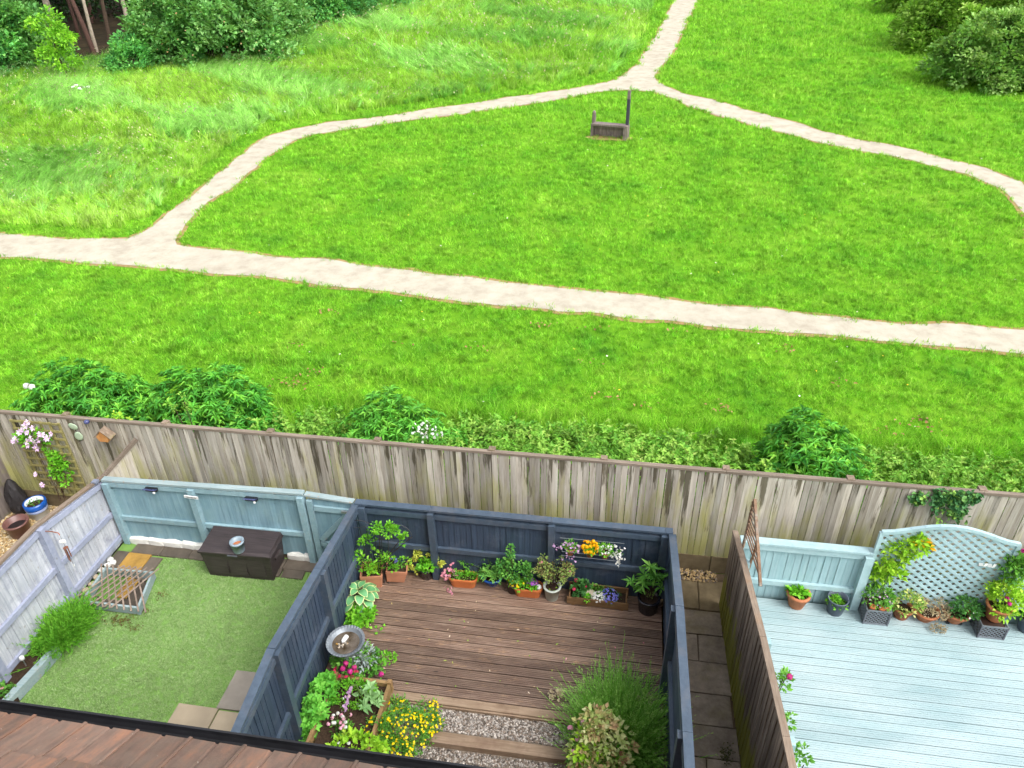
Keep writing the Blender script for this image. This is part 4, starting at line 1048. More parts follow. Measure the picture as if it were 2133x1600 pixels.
T = thing('wind_chime', 'copper coloured wind chime hanging from a bracket on the whitewashed fence', 'wind chime', (WX + 0.10, 6.66, 1.42))
M_COPPER = plain('copper', (0.32, 0.13, 0.08), 0.4, 0.5, 0.2, metal=0.5)
tube_obj(T, 'bracket', M_COPPER, [[(0, 0, 0.05), (0.10, 0.01, 0.045), (0.2, 0.01, 0.03), (0.22, 0.0, 0.0)]], 0.008)
tube_obj(T, 'cord', M_WIRE, [[(0.22, 0, 0), (0.22, 0, -0.62)]], 0.0025)
stone(T, 'bird', M_WPLAST, T.location + Vector((0.22, 0, -0.12)), (0.09, 0.05, 0.06), 0.4, 2)
disc(T, 'disc', M_COPPER, 0.035, 0.0).location = (0.22, 0, -0.24)
for i in range(5):
    a = i * 1.257; tube_obj(T, 'chime_tube', M_COPPER, [[(0.22 + 0.026 * math.cos(a), 0.026 * math.sin(a), -0.25), (0.22 + 0.026 * math.cos(a), 0.026 * math.sin(a), -0.42 - 0.02 * i)]], 0.006)
stone(T, 'clapper', M_WPLAST, T.location + Vector((0.22, 0, -0.60)), (0.03, 0.01, 0.05), 0, 1)
q = GZ(42, 1385, 0.1)
T = thing('stake_light', 'slim solar stake light standing in the soil bed', 'stake light', (-7.74, q.y, 0.08))
tube_obj(T, 'stake', M_STEEL, [[(0, 0, 0), (0, 0, 0.16)]], 0.008); obj('lamp_head', lathe('lamp_head', [(0.02, 0), (0.032, 0.01), (0.032, 0.05), (0.02, 0.065)], M_WPLAST, 12), T, (0, 0, 0.15))
q = GZ(505, 1535, 0.72)
T = thing('garden_table', 'round pale sage green table top beside the navy fence', 'table', (-3.98, 4.52, 0.0))
obj('table_top', lathe('table_top', [(0.21, 0.0), (0.22, 0.006), (0.22, 0.022), (0.21, 0.028)], plain('sage_enamel', (0.36, 0.46, 0.39), 0.4, 0.5, 0.06), 36), T, (0, 0, 0.66))
for i in range(3):
    a = i * 2.094; tube_obj(T, 'leg', M_STEEL, [[(0.05 * math.cos(a), 0.05 * math.sin(a), 0.66), (0.17 * math.cos(a), 0.17 * math.sin(a), 0.04)]], 0.012)

# ---- gravelled corner
ga, gb = GY(22, 866, FY - 0.03), GY(120, 874, FY - 0.03)
TRW = gb.x - ga.x
T = thing('wall_trellis', 'square green-stained trellis fixed to the boundary fence behind the clematis', 'trellis', (ga.x, FY - 0.045, 0.30))
M_TRE = wood('mossy_trellis', (0.20, 0.18, 0.055), (0.34, 0.30, 0.13), (20, 20, 4), 0.12)
for i in range(6): bx(T, 'upright', M_TRE, (TRW * i / 5, 0, 0.80), (0.042, 0.016, 1.58), local=True)
for i in range(11): bx(T, 'crosspiece', M_TRE, (TRW / 2, -0.014, 0.03 + 0.154 * i), (TRW + 0.05, 0.016, 0.038), local=True)
def hanging(px_, py_, Y): return GY(px_, py_, Y)
q = hanging(218, 905, FY - 0.09)
T = thing('bird_box', 'wooden bird box with dark pitched roof on the boundary fence', 'bird box', (q.x, FY - 0.10, q.z - 0.10))
M_ORWOOD = wood('orange_wood', (0.40, 0.17, 0.05), (0.55, 0.28, 0.10), (20, 20, 4), 0.05)
V = [(x, y, z) for y in (-0.06, 0.07) for x, z in ((-0.075, 0.0), (0.075, 0.0), (0.11, 0.09), (0.0, 0.21), (-0.11, 0.09))]
obj('body', mesh_py('body', V, [(0, 1, 2, 3, 4), (9, 8, 7, 6, 5), (0, 5, 6, 1), (1, 6, 7, 2), (0, 4, 9, 5)], M_ORWOOD), T)
for s in (-1, 1): beam(T, 'roof_board', M_OLD, (0, -0.0, 0.225), (s * 0.15, -0.0, 0.075), 0.15, 0.012, local=True)
for px_, py_, lb, sc_ in ((153, 888, 'green ceramic leaf plaque hanging high on the boundary fence', 1.0), (165, 908, 'green ceramic swirl plaque hanging below the leaf plaque', 0.9)):
    q = hanging(px_, py_, FY - 0.03)
    T = thing('wall_plaque', lb, 'plaque', (q.x, FY - 0.03, q.z))
    MG = plain('sage_ceramic', (0.38, 0.48, 0.33), 0.35, 0.5, 0.1) if 'sage_ceramic' not in bpy.data.materials else bpy.data.materials['sage_ceramic']
    o_ = obj('plaque', lathe('plaque', [(0.02, 0), (0.075, 0.004), (0.085, 0.012), (0.06, 0.018)], MG, 18), T, rot=(math.pi / 2, 0.3, 0), scale=(1.0 * sc_, 0.75 if sc_ == 1 else 1.1, 1))
q = hanging(181, 878, FY - 0.04)
T = thing('fence_lamp', 'small dark blue solar lamp under the boundary fence cap', 'solar lamp', (q.x, FY - 0.05, q.z)); obj('lamp_body', lathe('lamp_body', [(0.03, -0.03), (0.045, -0.01), (0.04, 0.02), (0.015, 0.035)], M_SOLAR, 12), T)
q = GZ(84, 1052)
T = thing('glazed_pot', 'white and cobalt blue glazed pot below the clematis', 'plant pot', (-9.72, 8.34, 0.0))
round_pot(T, plain('white_glaze', (0.62, 0.66, 0.70), 0.3, 0.5, 0.06), 0.155, 0.135, 0.30, wall=0.02, rim=0.09, rim_out=0.006, soil_at=0.75); T.scale = (1.08,) * 3
obj('blue_band', lathe('blue_band', [(0.164, 0.205), (0.166, 0.21), (0.166, 0.302), (0.138, 0.303), (0.136, 0.25)], M_BLUEG, 28, caps=False), T)
obj('grey_band', lathe('grey_band', [(0.152, 0.145), (0.156, 0.15), (0.159, 0.204), (0.150, 0.204)], plain('lavender_glaze', (0.30, 0.37, 0.58), 0.3, 0.5, 0.05), 28), T)
q = GZ(34, 1128)
T = thing('empty_planter', 'wide empty brown planter behind the whitewashed fence', 'plant pot', (q.x - 0.02, q.y + 0.16, 0.0))
round_pot(T, plain('purple_brown_glaze', (0.16, 0.075, 0.065), 0.4, 0.5, 0.15), 0.185, 0.14, 0.30, soil_at=0.62, soil_or_shade_mat=M_BLACK)  # no soil here: the black disc paints the shade inside the planter
q = GZ(60, 1020)
T = thing('covered_bundle', 'black plastic sack slumped against the grey-brown fence', 'sack', (-10.08, 8.36, 0.0))
bm = bmesh.new(); bmesh.ops.create_icosphere(bm, subdivisions=3, radius=1.0)
for v in bm.verts:
    a = v.co.copy(); z_ = (a.z + 1) / 2; k = 1.0 - 0.45 * z_ ** 1.5
    n_ = 0.10 * math.sin(9 * a.x + 5 * a.z) * math.sin(8 * a.y) + 0.05 * math.sin(17 * a.z + 6 * a.x)
    v.co = Vector((a.x * 0.19 * k * (1 + n_) - 0.09 * z_, a.y * 0.18 * k * (1 + n_) + 0.10 * z_, max(0.0, z_ * 0.70 - 0.03)))
m_ = bpy.data.meshes.new('sack'); bm.to_mesh(m_); bm.free(); m_.materials.append(plain('black_sack', (0.02, 0.017, 0.018), 0.65, 0.35, 0.4, 12, bump=1.0))
obj('sack', m_, T)

# ---- bird bath
q = GZ(720, 1336, 0.56)
T = thing('bird_bath', 'zinc grey bird bath with fluted rim and pebbles in water', 'bird bath', (q.x, q.y, 0.0))
obj('pedestal', lathe('pedestal', [(0.15, 0), (0.15, 0.03), (0.07, 0.10), (0.045, 0.22), (0.05, 0.40), (0.09, 0.47)], M_ZINC, 20), T)
N_ = 72; prof = [(0.06, 0.46), (0.15, 0.475), (0.225, 0.525), (0.255, 0.56), (0.258, 0.575), (0.225, 0.568), (0.20, 0.545), (0.175, 0.525), (0.12, 0.505)]
V = []
for j, (r, z) in enumerate(prof):
    for i in range(N_):
        a = 2 * math.pi * i / N_; k = 0.006 * math.cos(a * 36) if j in (3, 4, 5) else 0
        V.append(((r + k * 0.3) * math.cos(a), (r + k * 0.3) * math.sin(a), z + k * 0.6))
F = [(j * N_ + i, j * N_ + (i + 1) % N_, (j + 1) * N_ + (i + 1) % N_, (j + 1) * N_ + i) for j in range(len(prof) - 1) for i in range(N_)] + [tuple((len(prof) - 1) * N_ + i for i in range(N_))]
obj('bowl', mesh_py('bowl', V, F, M_ZINC), T)
t = NT('murky_water'); M_WATER = t.done(t.bsdf(t.ramp(t.noise(t.pos(), 8, 3), [(0.35, (0.045, 0.03, 0.015)), (0.65, (0.13, 0.105, 0.08))]), 0.08, 0.6))
disc(T, 'water', M_WATER, 0.183, 0.532, 36, 0.0)
stone(T, 'stone', M_WPLAST, T.location + Vector((-0.03, 0.05, 0.55)), (0.06, 0.14, 0.05), -0.35, 1)
for i in range(12):
    a = random.uniform(0, 6.28); r = random.uniform(0, 0.09)
    stone(T, 'pebble', random.choice((M_STONE, M_YSLAB, M_GSLAB)), T.location + Vector((-0.03 + r * math.cos(a), -0.055 + 0.6 * r * math.sin(a), 0.537)), (0.035, 0.025, 0.022), a, i % 4)

# ---- raised bed in the decked garden
T = thing('raised_bed', 'low timber raised bed filled with soil beside the navy fence', 'raised bed', (-3.05, 5.4, -0.26))
zt_ = 0.16
pa, pb = GZ(700, 1408, zt_), GZ(812, 1424, zt_); pc = GZ(665, 1565, zt_); pd = GZ(798, 1478, zt_)
for P_, Q_ in ((pa, pb), (pa, Vector((pa.x - 0.02, 4.7, zt_))), (pb, Vector((pb.x, 4.9, zt_)))):
    beam(T, 'plank', M_BEDWOOD, (P_.x, P_.y, zt_ - 0.12), (Q_.x, Q_.y, zt_ - 0.12), 0.045, 0.28)
for P_ in (pa, pb): bx(T, 'corner_post', M_BEDWOOD, (P_.x, P_.y, zt_ - 0.10), (0.06, 0.06, 0.30))
slab(T, M_SOIL, (pa.x + pb.x) / 2, 5.3, zt_ - 0.05, pb.x - pa.x - 0.05, 1.2, th=0.3)
T = thing('bed_post', 'short timber post at the corner of the rose bed', 'post', GZ(1228, 1598, -0.2)); bx(T, 'post', M_BEDWOOD, (0.02, -0.05, 0.07), (0.09, 0.09, 0.42), local=True)

# ---- stile beside the fork of the footpath
sl, sr = GG(1233, 285), GG(1306, 292)
ang = math.atan2(sr.y - sl.y, sr.x - sl.x); SW = (sr - sl).length
T = thing('stile', 'dark weathered timber stile with step plank and one tall post', 'stile', (sl.x, sl.y, sl.z - 0.03), rz=ang)
M_STILE = wood('stile_timber', (0.12, 0.09, 0.08), (0.30, 0.24, 0.22), (15, 15, 2), 0.15, 0.7, stain=(0.05, 0.045, 0.055))
M_STILED = wood('stile_dark', (0.035, 0.032, 0.045), (0.07, 0.065, 0.08), (15, 15, 2), 0.1, 0.6)
k_ = sl.y / 34.6
bx(T, 'post', M_STILE, (0.03, 0.10, 0.50 * k_), (0.12, 0.16, 1.02 * k_), local=True)
obj('post_top', lathe('post_top', [(0.065, 0), (0.075, 0.05), (0.06, 0.11), (0.02, 0.15)], M_STILE, 10), T, (0.03, 0.10, 1.0 * k_))
bx(T, 'post', M_STILE, (0.03, -0.12, 0.30), (0.10, 0.10, 0.60), local=True)
bx(T, 'tall_post', M_STILED, (SW - 0.05, 0.08, 1.0 * k_), (0.12, 0.13, 1.5 * k_), local=True)
bx(T, 'tall_post', M_STILE, (SW - 0.05, 0.085, 1.82 * k_), (0.115, 0.125, 0.55 * k_), local=True)
bx(T, 'base_block', M_STILE, (SW - 0.05, -0.02, 0.30), (0.17, 0.40, 0.62), local=True)
bx(T, 'step_plank', M_STILE, (SW / 2, -0.06, 0.60), (SW - 0.16, 0.42, 0.07), local=True)
for i in range(3): bx(T, 'riser_board', M_STILE, (SW / 2, 0.05, 0.10 + 0.17 * i), (SW - 0.2, 0.03, 0.168), local=True)

# ---- butterfly ornaments on the lattice
for i, (x, y) in enumerate(((2048, 1176), (2066, 1178), (2110, 1182))):
    q = GY(x, y, 7.94)
    T = thing('wall_ornament', ('small white metal butterfly on the open middle of the lattice', 'small white metal butterfly touching the climber on the lattice', 'larger white metal butterfly beside the lattice stile')[i], 'ornament', (q.x, 7.935, q.z), 'white butterflies on the lattice')
    for s in (-1, 1): bx(T, 'wing', M_WPLAST, (s * 0.028, 0, 0), (0.05, 0.006, 0.045 + 0.01 * i), rot=(0, s * 0.3, s * 0.4), local=True)

# earth worn bare under the stile
n_ = 28; c_ = (sl + sr) / 2
V = [(c_.x, c_.y - 0.05, 0)] + [(c_.x + (SW * 0.62 + random.uniform(-.08, .08)) * math.cos(a), c_.y - 0.1 + (0.42 + random.uniform(-.08, .08)) * math.sin(a), 0) for a in np.linspace(0, 2 * math.pi, n_, endpoint=False)]
zz = ground_z(np.array([(v[0], v[1]) for v in V])) + 0.05
m_ = mesh_py('worn_earth', [(v[0], v[1], z) for v, z in zip(V, zz)], [(0, 1 + i, 1 + (i + 1) % n_) for i in range(n_)], M_SOIL_EDGE)
tag(obj('worn_earth', m_), 'bare brown earth worn under the stile', 'ground', kind='structure')

# ================================================================== PLANTS
G1 = leaf('mid_green_leaf', [(0, (0.053, 0.195, 0.027)), (0.5, (0.120, 0.360, 0.045)), (1, (0.255, 0.570, 0.083))])
G_LIME = leaf('lime_leaf', [(0, (0.210, 0.495, 0.022)), (0.5, (0.375, 0.690, 0.045)), (1, (0.600, 0.800, 0.090))])
G_DARK = leaf('dark_leaf', [(0, (0.027, 0.112, 0.033)), (0.5, (0.068, 0.225, 0.053)), (1, (0.150, 0.405, 0.090))])
G_BRIGHT = leaf('bright_leaf', [(0, (0.075, 0.330, 0.018)), (0.5, (0.180, 0.540, 0.030)), (1, (0.360, 0.750, 0.068))])
G_OLIVE = leaf('olive_red_leaf', [(0, (0.15, 0.07, 0.04)), (0.25, (0.26, 0.20, 0.08)), (0.5, (0.26, 0.42, 0.09)), (1, (0.52, 0.62, 0.22))])
G_BRONZE = leaf('bronze_leaf', [(0, (0.34, 0.15, 0.10)), (0.3, (0.60, 0.42, 0.22)), (0.6, (0.42, 0.56, 0.16)), (1, (0.76, 0.74, 0.40))])
G_VAR = leaf('variegated_leaf', [(0, (0.120, 0.300, 0.045)), (0.45, (0.270, 0.510, 0.090)), (0.6, (0.800, 0.800, 0.240)), (1, (0.800, 0.800, 0.375))])
G_DRY = leaf('dried_leaf', [(0, (0.260, 0.190, 0.100)), (0.6, (0.460, 0.380, 0.240)), (1, (0.580, 0.500, 0.340))], trans=0.1)
G_SILVER = leaf('silver_leaf', [(0, (0.242, 0.319, 0.297)), (1, (0.528, 0.594, 0.572))], trans=0.1)
G_LAV = leaf('lavender_leaf', [(0, (0.08, 0.30, 0.025)), (0.6, (0.19, 0.47, 0.065)), (1, (0.36, 0.60, 0.15))])
G_IVY = leaf('ivy_leaf', [(0, (0.022, 0.098, 0.030)), (0.6, (0.075, 0.240, 0.068)), (1, (0.330, 0.570, 0.090))], trans=0.1)
G_BRAM = leaf('bramble_leaf', [(0, (0.09, 0.31, 0.026)), (0.4, (0.20, 0.47, 0.05)), (0.75, (0.36, 0.60, 0.10)), (0.92, (0.52, 0.58, 0.16)), (1, (0.52, 0.28, 0.14))], wscale=1.5, wamt=0.3)
G_HEDGE = leaf('hedge_leaf', [(0, (0.03, 0.19, 0.03)), (0.45, (0.09, 0.38, 0.04)), (0.8, (0.20, 0.56, 0.055)), (1, (0.40, 0.72, 0.09))], wscale=2.5, wamt=0.2)
G_WOOD = leaf('woodland_leaf', [(0, (0.038, 0.190, 0.057)), (0.5, (0.114, 0.418, 0.104)), (0.85, (0.266, 0.684, 0.162)), (1, (0.456, 0.800, 0.190))], wscale=0.7, wamt=0.3)
G_WOODL = leaf('sapling_leaf', [(0, (0.120, 0.360, 0.030)), (0.6, (0.285, 0.630, 0.045)), (1, (0.495, 0.800, 0.075))])
G_OLV = leaf('thorn_leaf', [(0, (0.06, 0.17, 0.02)), (0.4, (0.22, 0.44, 0.05)), (0.8, (0.42, 0.66, 0.12)), (1, (0.58, 0.72, 0.24))], wscale=0.8, wamt=0.35)
M_STEM = plain('green_stem', (0.09, 0.16, 0.03), 0.7)
M_BARK = plain('brown_bark', (0.075, 0.05, 0.035), 0.9, 0.2, 0.35, 14)
M_PBARK = plain('pale_bark', (0.34, 0.28, 0.22), 0.85, 0.2, 0.35, 6)
M_RBARK = plain('reddish_bark', (0.085, 0.045, 0.036), 0.9, 0.2, 0.35, 14)
def petal(name, c_mid, c_lo, c_hi): return leaf(name, [(0, c_mid), (0.28, c_lo), (1, c_hi)], trans=0.15, jit=0)
F_PINK = petal('pink_petal', (0.70, 0.45, 0.25), (0.66, 0.20, 0.32), (0.80, 0.44, 0.55))
F_MAG = petal('magenta_petal', (0.5, 0.1, 0.1), (0.40, 0.01, 0.16), (0.62, 0.04, 0.30))
F_YEL = petal('yellow_petal', (0.75, 0.40, 0.0), (0.75, 0.56, 0.0), (0.84, 0.70, 0.01))
F_ORG = petal('orange_petal', (0.80, 0.36, 0.0), (0.80, 0.36, 0.0), (0.85, 0.48, 0.01))
F_WHT = petal('white_petal', (0.75, 0.70, 0.35), (0.74, 0.74, 0.72), (0.84, 0.84, 0.82))
F_LIL = petal('lilac_petal', (0.70, 0.65, 0.30), (0.42, 0.22, 0.46), (0.66, 0.45, 0.68))
F_CLEM = petal('clematis_petal', (0.75, 0.68, 0.25), (0.62, 0.36, 0.62), (0.80, 0.64, 0.80))
F_BLU = petal('blue_petal', (0.6, 0.6, 0.8), (0.10, 0.10, 0.55), (0.26, 0.27, 0.75))
F_PUR = petal('purple_petal', (0.7, 0.5, 0.1), (0.22, 0.03, 0.40), (0.42, 0.05, 0.46))
F_RED = petal('geranium_petal', (0.7, 0.05, 0.15), (0.68, 0.02, 0.10), (0.80, 0.10, 0.22))
F_ROSE = petal('rose_petal', (0.80, 0.30, 0.42), (0.78, 0.33, 0.46), (0.84, 0.56, 0.63))

def stems(parent, tips, base_r=0.01, z0=0.0, r=0.004, mat=None, bend=0.25):
    polys = []
    for x, y, z in tips:
        a = random.uniform(0, 6.28); b = (base_r * math.cos(a), base_r * math.sin(a), z0)
        polys.append([b, (b[0] + (x - b[0]) * (0.5 - bend), b[1] + (y - b[1]) * (0.5 - bend), z0 + (z - z0) * 0.5), (x, y, z)])
    return tube_obj(parent, 'stem', mat or M_STEM, polys, r, 4)
def bush(parent, mat, r, c, n_cl, per, cl_r, ll, lw, name='foliage', **k):
    return geo_obj(parent, name, clumpy(n_cl, per, r, c, cl_r, ll, lw, **k), mat)
def blooms(parent, mat, r, c, n, R, up=0.7, name='flowers', shell=0.85, zmin=-0.1, k=6, dome=0.25):
    P, D = in_ball(n, r, c, shell, zmin); n = len(P)
    return geo_obj(parent, name, discgeo(P, unit(D + [0, 0, up]), R * (0.7 + 0.6 * rng.random(n)), k=k, dome=dome), mat)
def ball_blooms(parent, mat, pts, R, per=14, name='flower'):
    """Full round flower heads, each its own part."""
    for p_ in pts:
        P, D = in_ball(per, R * 0.65, (0, 0, 0), 0.7, -0.4)
        geo_obj(parent, name, discgeo(P, D, R * 0.62, dome=0.35), mat, p_)
def petal_flower(parent, mat, pos, nrm, L, w, k=6, name='flower'):
    nrm = unit(np.array([nrm], float))[0]; A = unit(np.cross(nrm, [0.3, 0.2, 0.9])[None])[0]; B = np.cross(nrm, A); D = []
    for i in range(k):
        a = 2 * math.pi * i / k; D.append(A * math.cos(a) + B * math.sin(a) + nrm * 0.15)
    V, F, T_ = leafgeo(np.zeros((k, 3)), np.array(D), L, w, fold=0.05, droop=0.05, tint=0.4 + 0.6 * rng.random(k))
    c_ = discgeo(np.array([nrm * 0.006]), nrm[None], L * 0.18, 0.0, np.array([0.02]))
    return geo_obj(parent, name, join([(V, F, T_), c_]), mat, pos)
def plant(name, label, cat, loc, group=None): return thing(name, label, cat, loc, group)

# ---------------- pots along the navy fence (deck level z = 0)
# wire arch with climber in the corner
T = plant('wire_trellis', 'dark wire fan trellis with a straggling green climber in the navy fence corner', 'climber', (-3.36, 7.66, 0.0))
polys = [[(x * 0.6, 0.02 * x, 0), (x, 0.05, 1.08)] for x in (-0.22, -0.11, 0.0, 0.11, 0.22)]
for cx in (-0.20, 0.34):
    polys.append([(cx + 0.24 * math.cos(a), 0.04, 1.05 + 0.20 * math.sin(a)) for a in np.linspace(math.pi, 0, 12)])
polys += [[(-0.44, 0.04, 1.05), (-0.05, 0.04, 1.15)], [(-0.3, 0.02, 0.45), (0.3, 0.02, 0.45)], [(-0.25, 0.02, 0.85), (0.6, 0.02, 1.02)]]
tube_obj(T, 'wire_frame', M_WIRE, polys, 0.006, 5)
tips = [(-.3, -.05, .55), (.25, -.1, .62), (.42, -.12, .72), (-.35, -.1, .4), (.12, 0, 1.2), (.45, -.02, 1.05), (.62, -.05, 1.12)]
stems(T, tips, 0.03, 0.0, 0.006, M_BARK)
gs = [clumpy(26, 16, (0.36, 0.14, 0.22), (-0.06, -0.05, 0.50), 0.07, 0.045, 0.03), clumpy(7, 14, (0.12, 0.06, 0.05), (-0.10, 0, 0.86), 0.05, 0.045, 0.03),
      clumpy(22, 15, (0.24, 0.06, 0.10), (0.16, 0.0, 1.15), 0.06, 0.045, 0.03), clumpy(6, 14, (0.04, 0.04, 0.12), (0.46, 0, 0.98), 0.045, 0.045, 0.03), clumpy(6, 10, (0.2, 0.04, 0.05), (0.38, -.08, 0.62), 0.04, 0.04, 0.03)]
geo_obj(T, 'foliage', join(gs), G_BRIGHT)
# two square terracotta pots
q = GZ(818, 1222)
T = plant('square_pot', 'square pale terracotta pot of blue violas tilted on its neighbour', 'potted plant', (q.x, q.y + 0.20, 0.03))
T.rotation_euler = (0.0, 0.16, 0.22)
trough(T, M_TERRAP, 0.33, 0.33, 0.24, 0.03)
bush(T, G1, (0.09, 0.08, 0.05), (0.03, -0.01, 0.19), 12, 12, 0.04, 0.045, 0.02); blooms(T, F_BLU, (0.05, 0.04, 0.04), (-0.06, 0.06, 0.27), 9, 0.026)
q = GZ(770, 1228)
T = plant('square_pot', 'square pale terracotta pot of yellow-green leaves behind the hosta', 'potted plant', (q.x + 0.01, q.y + 0.18, 0.0))
T.rotation_euler = (0, 0, 0.2)
trough(T, M_TERRAP, 0.34, 0.34, 0.26, 0.03); bush(T, G_LIME, (0.12, 0.11, 0.09), (-0.02, 0.02, 0.26), 18, 12, 0.05, 0.045, 0.026)
# hosta: every broad leaf its own part
q = GZ(750, 1258)
T = plant('hosta', 'hosta with broad grey-green leaves edged in cream', 'hosta', (q.x, q.y + 0.02, 0.0))
t = NT('hosta_leaf'); a_ = t.n('ShaderNodeAttribute', attribute_name='tint').outputs['Fac']
M_HOSTA = t.done(t.bsdf(t.jitter(t.ramp(a_, [(0.0, (0.12, 0.33, 0.13)), (0.55, (0.17, 0.40, 0.14)), (0.68, (0.62, 0.66, 0.28)), (1.0, (0.68, 0.70, 0.34))]), 0.12), 0.45, 0.4))
def hosta_leaf(L, w):
    V, T_, F = [], [], []; nl = 8
    for i in range(nl + 1):
        s = i / nl; half = w / 2 * (math.sin(math.pi * min(1, s * 0.92 + 0.04)) ** 0.75) if 0 < i < nl else 0.002
        x = L * s; zc = 0.22 * L * math.sin(s * math.pi * 0.8) - 0.30 * L * s * s
        for k in (-1, -0.60, 0, 0.60, 1): V.append((x, half * k, zc + 0.10 * abs(k) * half)); T_.append(1.0 if abs(k) == 1 or i in (0, nl) else 0.0)
    for i in range(nl):
        for k in range(4):
            a = i * 5 + k; F += [(a, a + 5, a + 6), (a, a + 6, a + 1)]
    return mesh_np('leaf', V, F, M_HOSTA, T_, True)
hl = [hosta_leaf(0.21, 0.16), hosta_leaf(0.19, 0.145), hosta_leaf(0.16, 0.125)]
pol = []
for ring_, n_, z_, r_ in ((0, 10, 0.16, 0.12), (1, 8, 0.24, 0.075), (2, 4, 0.30, 0.02)):
    for i in range(n_):
        a = 2 * math.pi * (i + 0.37 * ring_) / n_ + random.uniform(-.2, .2)
        c_ = (r_ * math.cos(a) * 1.1, r_ * math.sin(a), z_ + random.uniform(-.03, .03))
        obj('leaf', hl[ring_], T, c_, (random.uniform(-.2, .2), random.uniform(0.0, 0.35) - 0.2 * ring_, a), (random.uniform(.85, 1.1),) * 3)
        pol.append([(0.01, 0, 0.0), (c_[0] * 0.5, c_[1] * 0.5, c_[2] * 0.8), c_])
tube_obj(T, 'stem', M_STEM, pol, 0.004, 4)
q = GZ(752, 1292)
T = plant('ground_cover', 'low bright green strawberry-like plant spreading below the hosta', 'plant', (q.x, q.y, 0.0))
bush(T, G_BRIGHT, (0.19, 0.20, 0.12), (0, 0, 0.03), 44, 12, 0.05, 0.06, 0.05, zmin=0.0, up=0.1)
pol = [[(0.1, 0, 0.02), (0.26, -0.10, 0.03), (0.34, -0.16, 0.02)], [(0.1, -.1, 0.02), (0.22, -0.22, 0.03), (0.42, -0.18, 0.02)]]
tube_obj(T, 'runner', M_STEM, pol, 0.003, 4)
geo_obj(T, 'leaf', leafgeo(np.array([(0.22, -.14, .02), (0.28, -.13, .02), (.34, -.16, .02), (.40, -.06, .02), (.37, -.1, .02), (.33, -.22, .02)]), rdirs(6, 0.2, 0.2), 0.055, 0.05), G_BRIGHT)
# black pot
q = GZ(886, 1213)
T = plant('potted_plant', 'glossy black pot with yellow-green heuchera on red stems', 'potted plant', (q.x, q.y + 0.12, 0.0))
round_pot(T, M_BLACKG, 0.135, 0.085, 0.24)
bush(T, G_BRIGHT, (0.13, 0.11, 0.08), (0.03, 0, 0.29), 14, 10, 0.04, 0.07, 0.065, up=0.2)
gs = [clumpy(5, 9, (0.03, 0.03, 0.05), c_, 0.03, 0.04, 0.032) for c_ in ((-.12, .0, .52), (-.10, 0, .44), (.08, 0, .46), (.14, 0, .41), (-.2, -.02, .33), (-.26, -.05, .16), (.24, -.02, .33), (-.14, -.05, .20))]
geo_obj(T, 'foliage', join(gs), leaf('heuchera_leaf', [(0, (0.390, 0.300, 0.060)), (0.5, (0.570, 0.630, 0.090)), (1, (0.720, 0.800, 0.150))]))
stems(T, [(-.12, 0, .55), (.08, 0, .48), (.14, 0, .42), (-.22, -.02, .33), (.26, -.02, .33), (-.28, -.05, .17)], 0.02, 0.2, 0.004, M_RBARK)
# oblong pot, pink trailing flowers
q = GZ(966, 1226)
T = plant('oblong_pot', 'oblong orange trough with pink trailing flowers and green shoots', 'potted plant', (q.x - 0.02, q.y + 0.10, 0.0))
T.rotation_euler = (0, 0, 0.03)
trough(T, M_ORANGE, 0.46, 0.22, 0.17, 0.022, 0.8); bush(T, G_BRIGHT, (0.15, 0.07, 0.05), (0.07, 0, 0.16), 24, 12, 0.035, 0.04, 0.014)
bush(T, G1, (0.08, 0.08, 0.06), (-0.15, 0, 0.18), 8, 10, 0.04, 0.04, 0.02)
P = np.concatenate([in_ball(40, (0.12, 0.11, 0.09), (-0.21, -0.02, 0.19), 0.6, -0.5)[0], np.array([(-.22, -.17, .03), (-.17, -.20, .02), (-.27, -.15, .05), (-.14, -.24, .02), (-.2, -.22, .03), (-.12, -.28, .015), (-.28, -.05, .1), (-.16, -.16, .06), (-.17, .1, .32), (-.2, .08, .3)])])
geo_obj(T, 'flowers', discgeo(P, rdirs(len(P), 0.9), 0.026), F_PINK)
# blue pot and its feathery plant
q = GZ(1023, 1229)
T = plant('potted_plant', 'cobalt blue glazed bowl with feathery light green plant', 'potted plant', (q.x, q.y + 0.14, 0.0))
round_pot(T, M_BLUEG, 0.165, 0.085, 0.19, rim=0.018)
geo_obj(T, 'foliage', join([whorls(in_ball(46, (0.19, 0.17, 0.15), (0, 0, 0.24), 0.5, -0.1)[0], rdirs(46, 1.0), 7, 0.09, 0.022), clumpy(10, 10, (0.2, 0.15, 0.1), (0, 0, 0.22), 0.06, 0.06, 0.02)]), leaf('fern_green', [(0, (0.120, 0.390, 0.075)), (0.5, (0.255, 0.600, 0.120)), (1, (0.450, 0.780, 0.180))]))
stems(T, [(-.13, .1, .62), (-.3, .05, .33), (-.44, .05, .35)], 0.02, 0.2, 0.004); geo_obj(T, 'shoot', join([clumpy(4, 8, (.04, .02, .03), c_, .03, .05, .018) for c_ in ((-.13, .1, .62), (-.12, .09, .50), (-.3, .05, .32), (-.40, .05, .28), (-.45, .05, .36))]), G1)
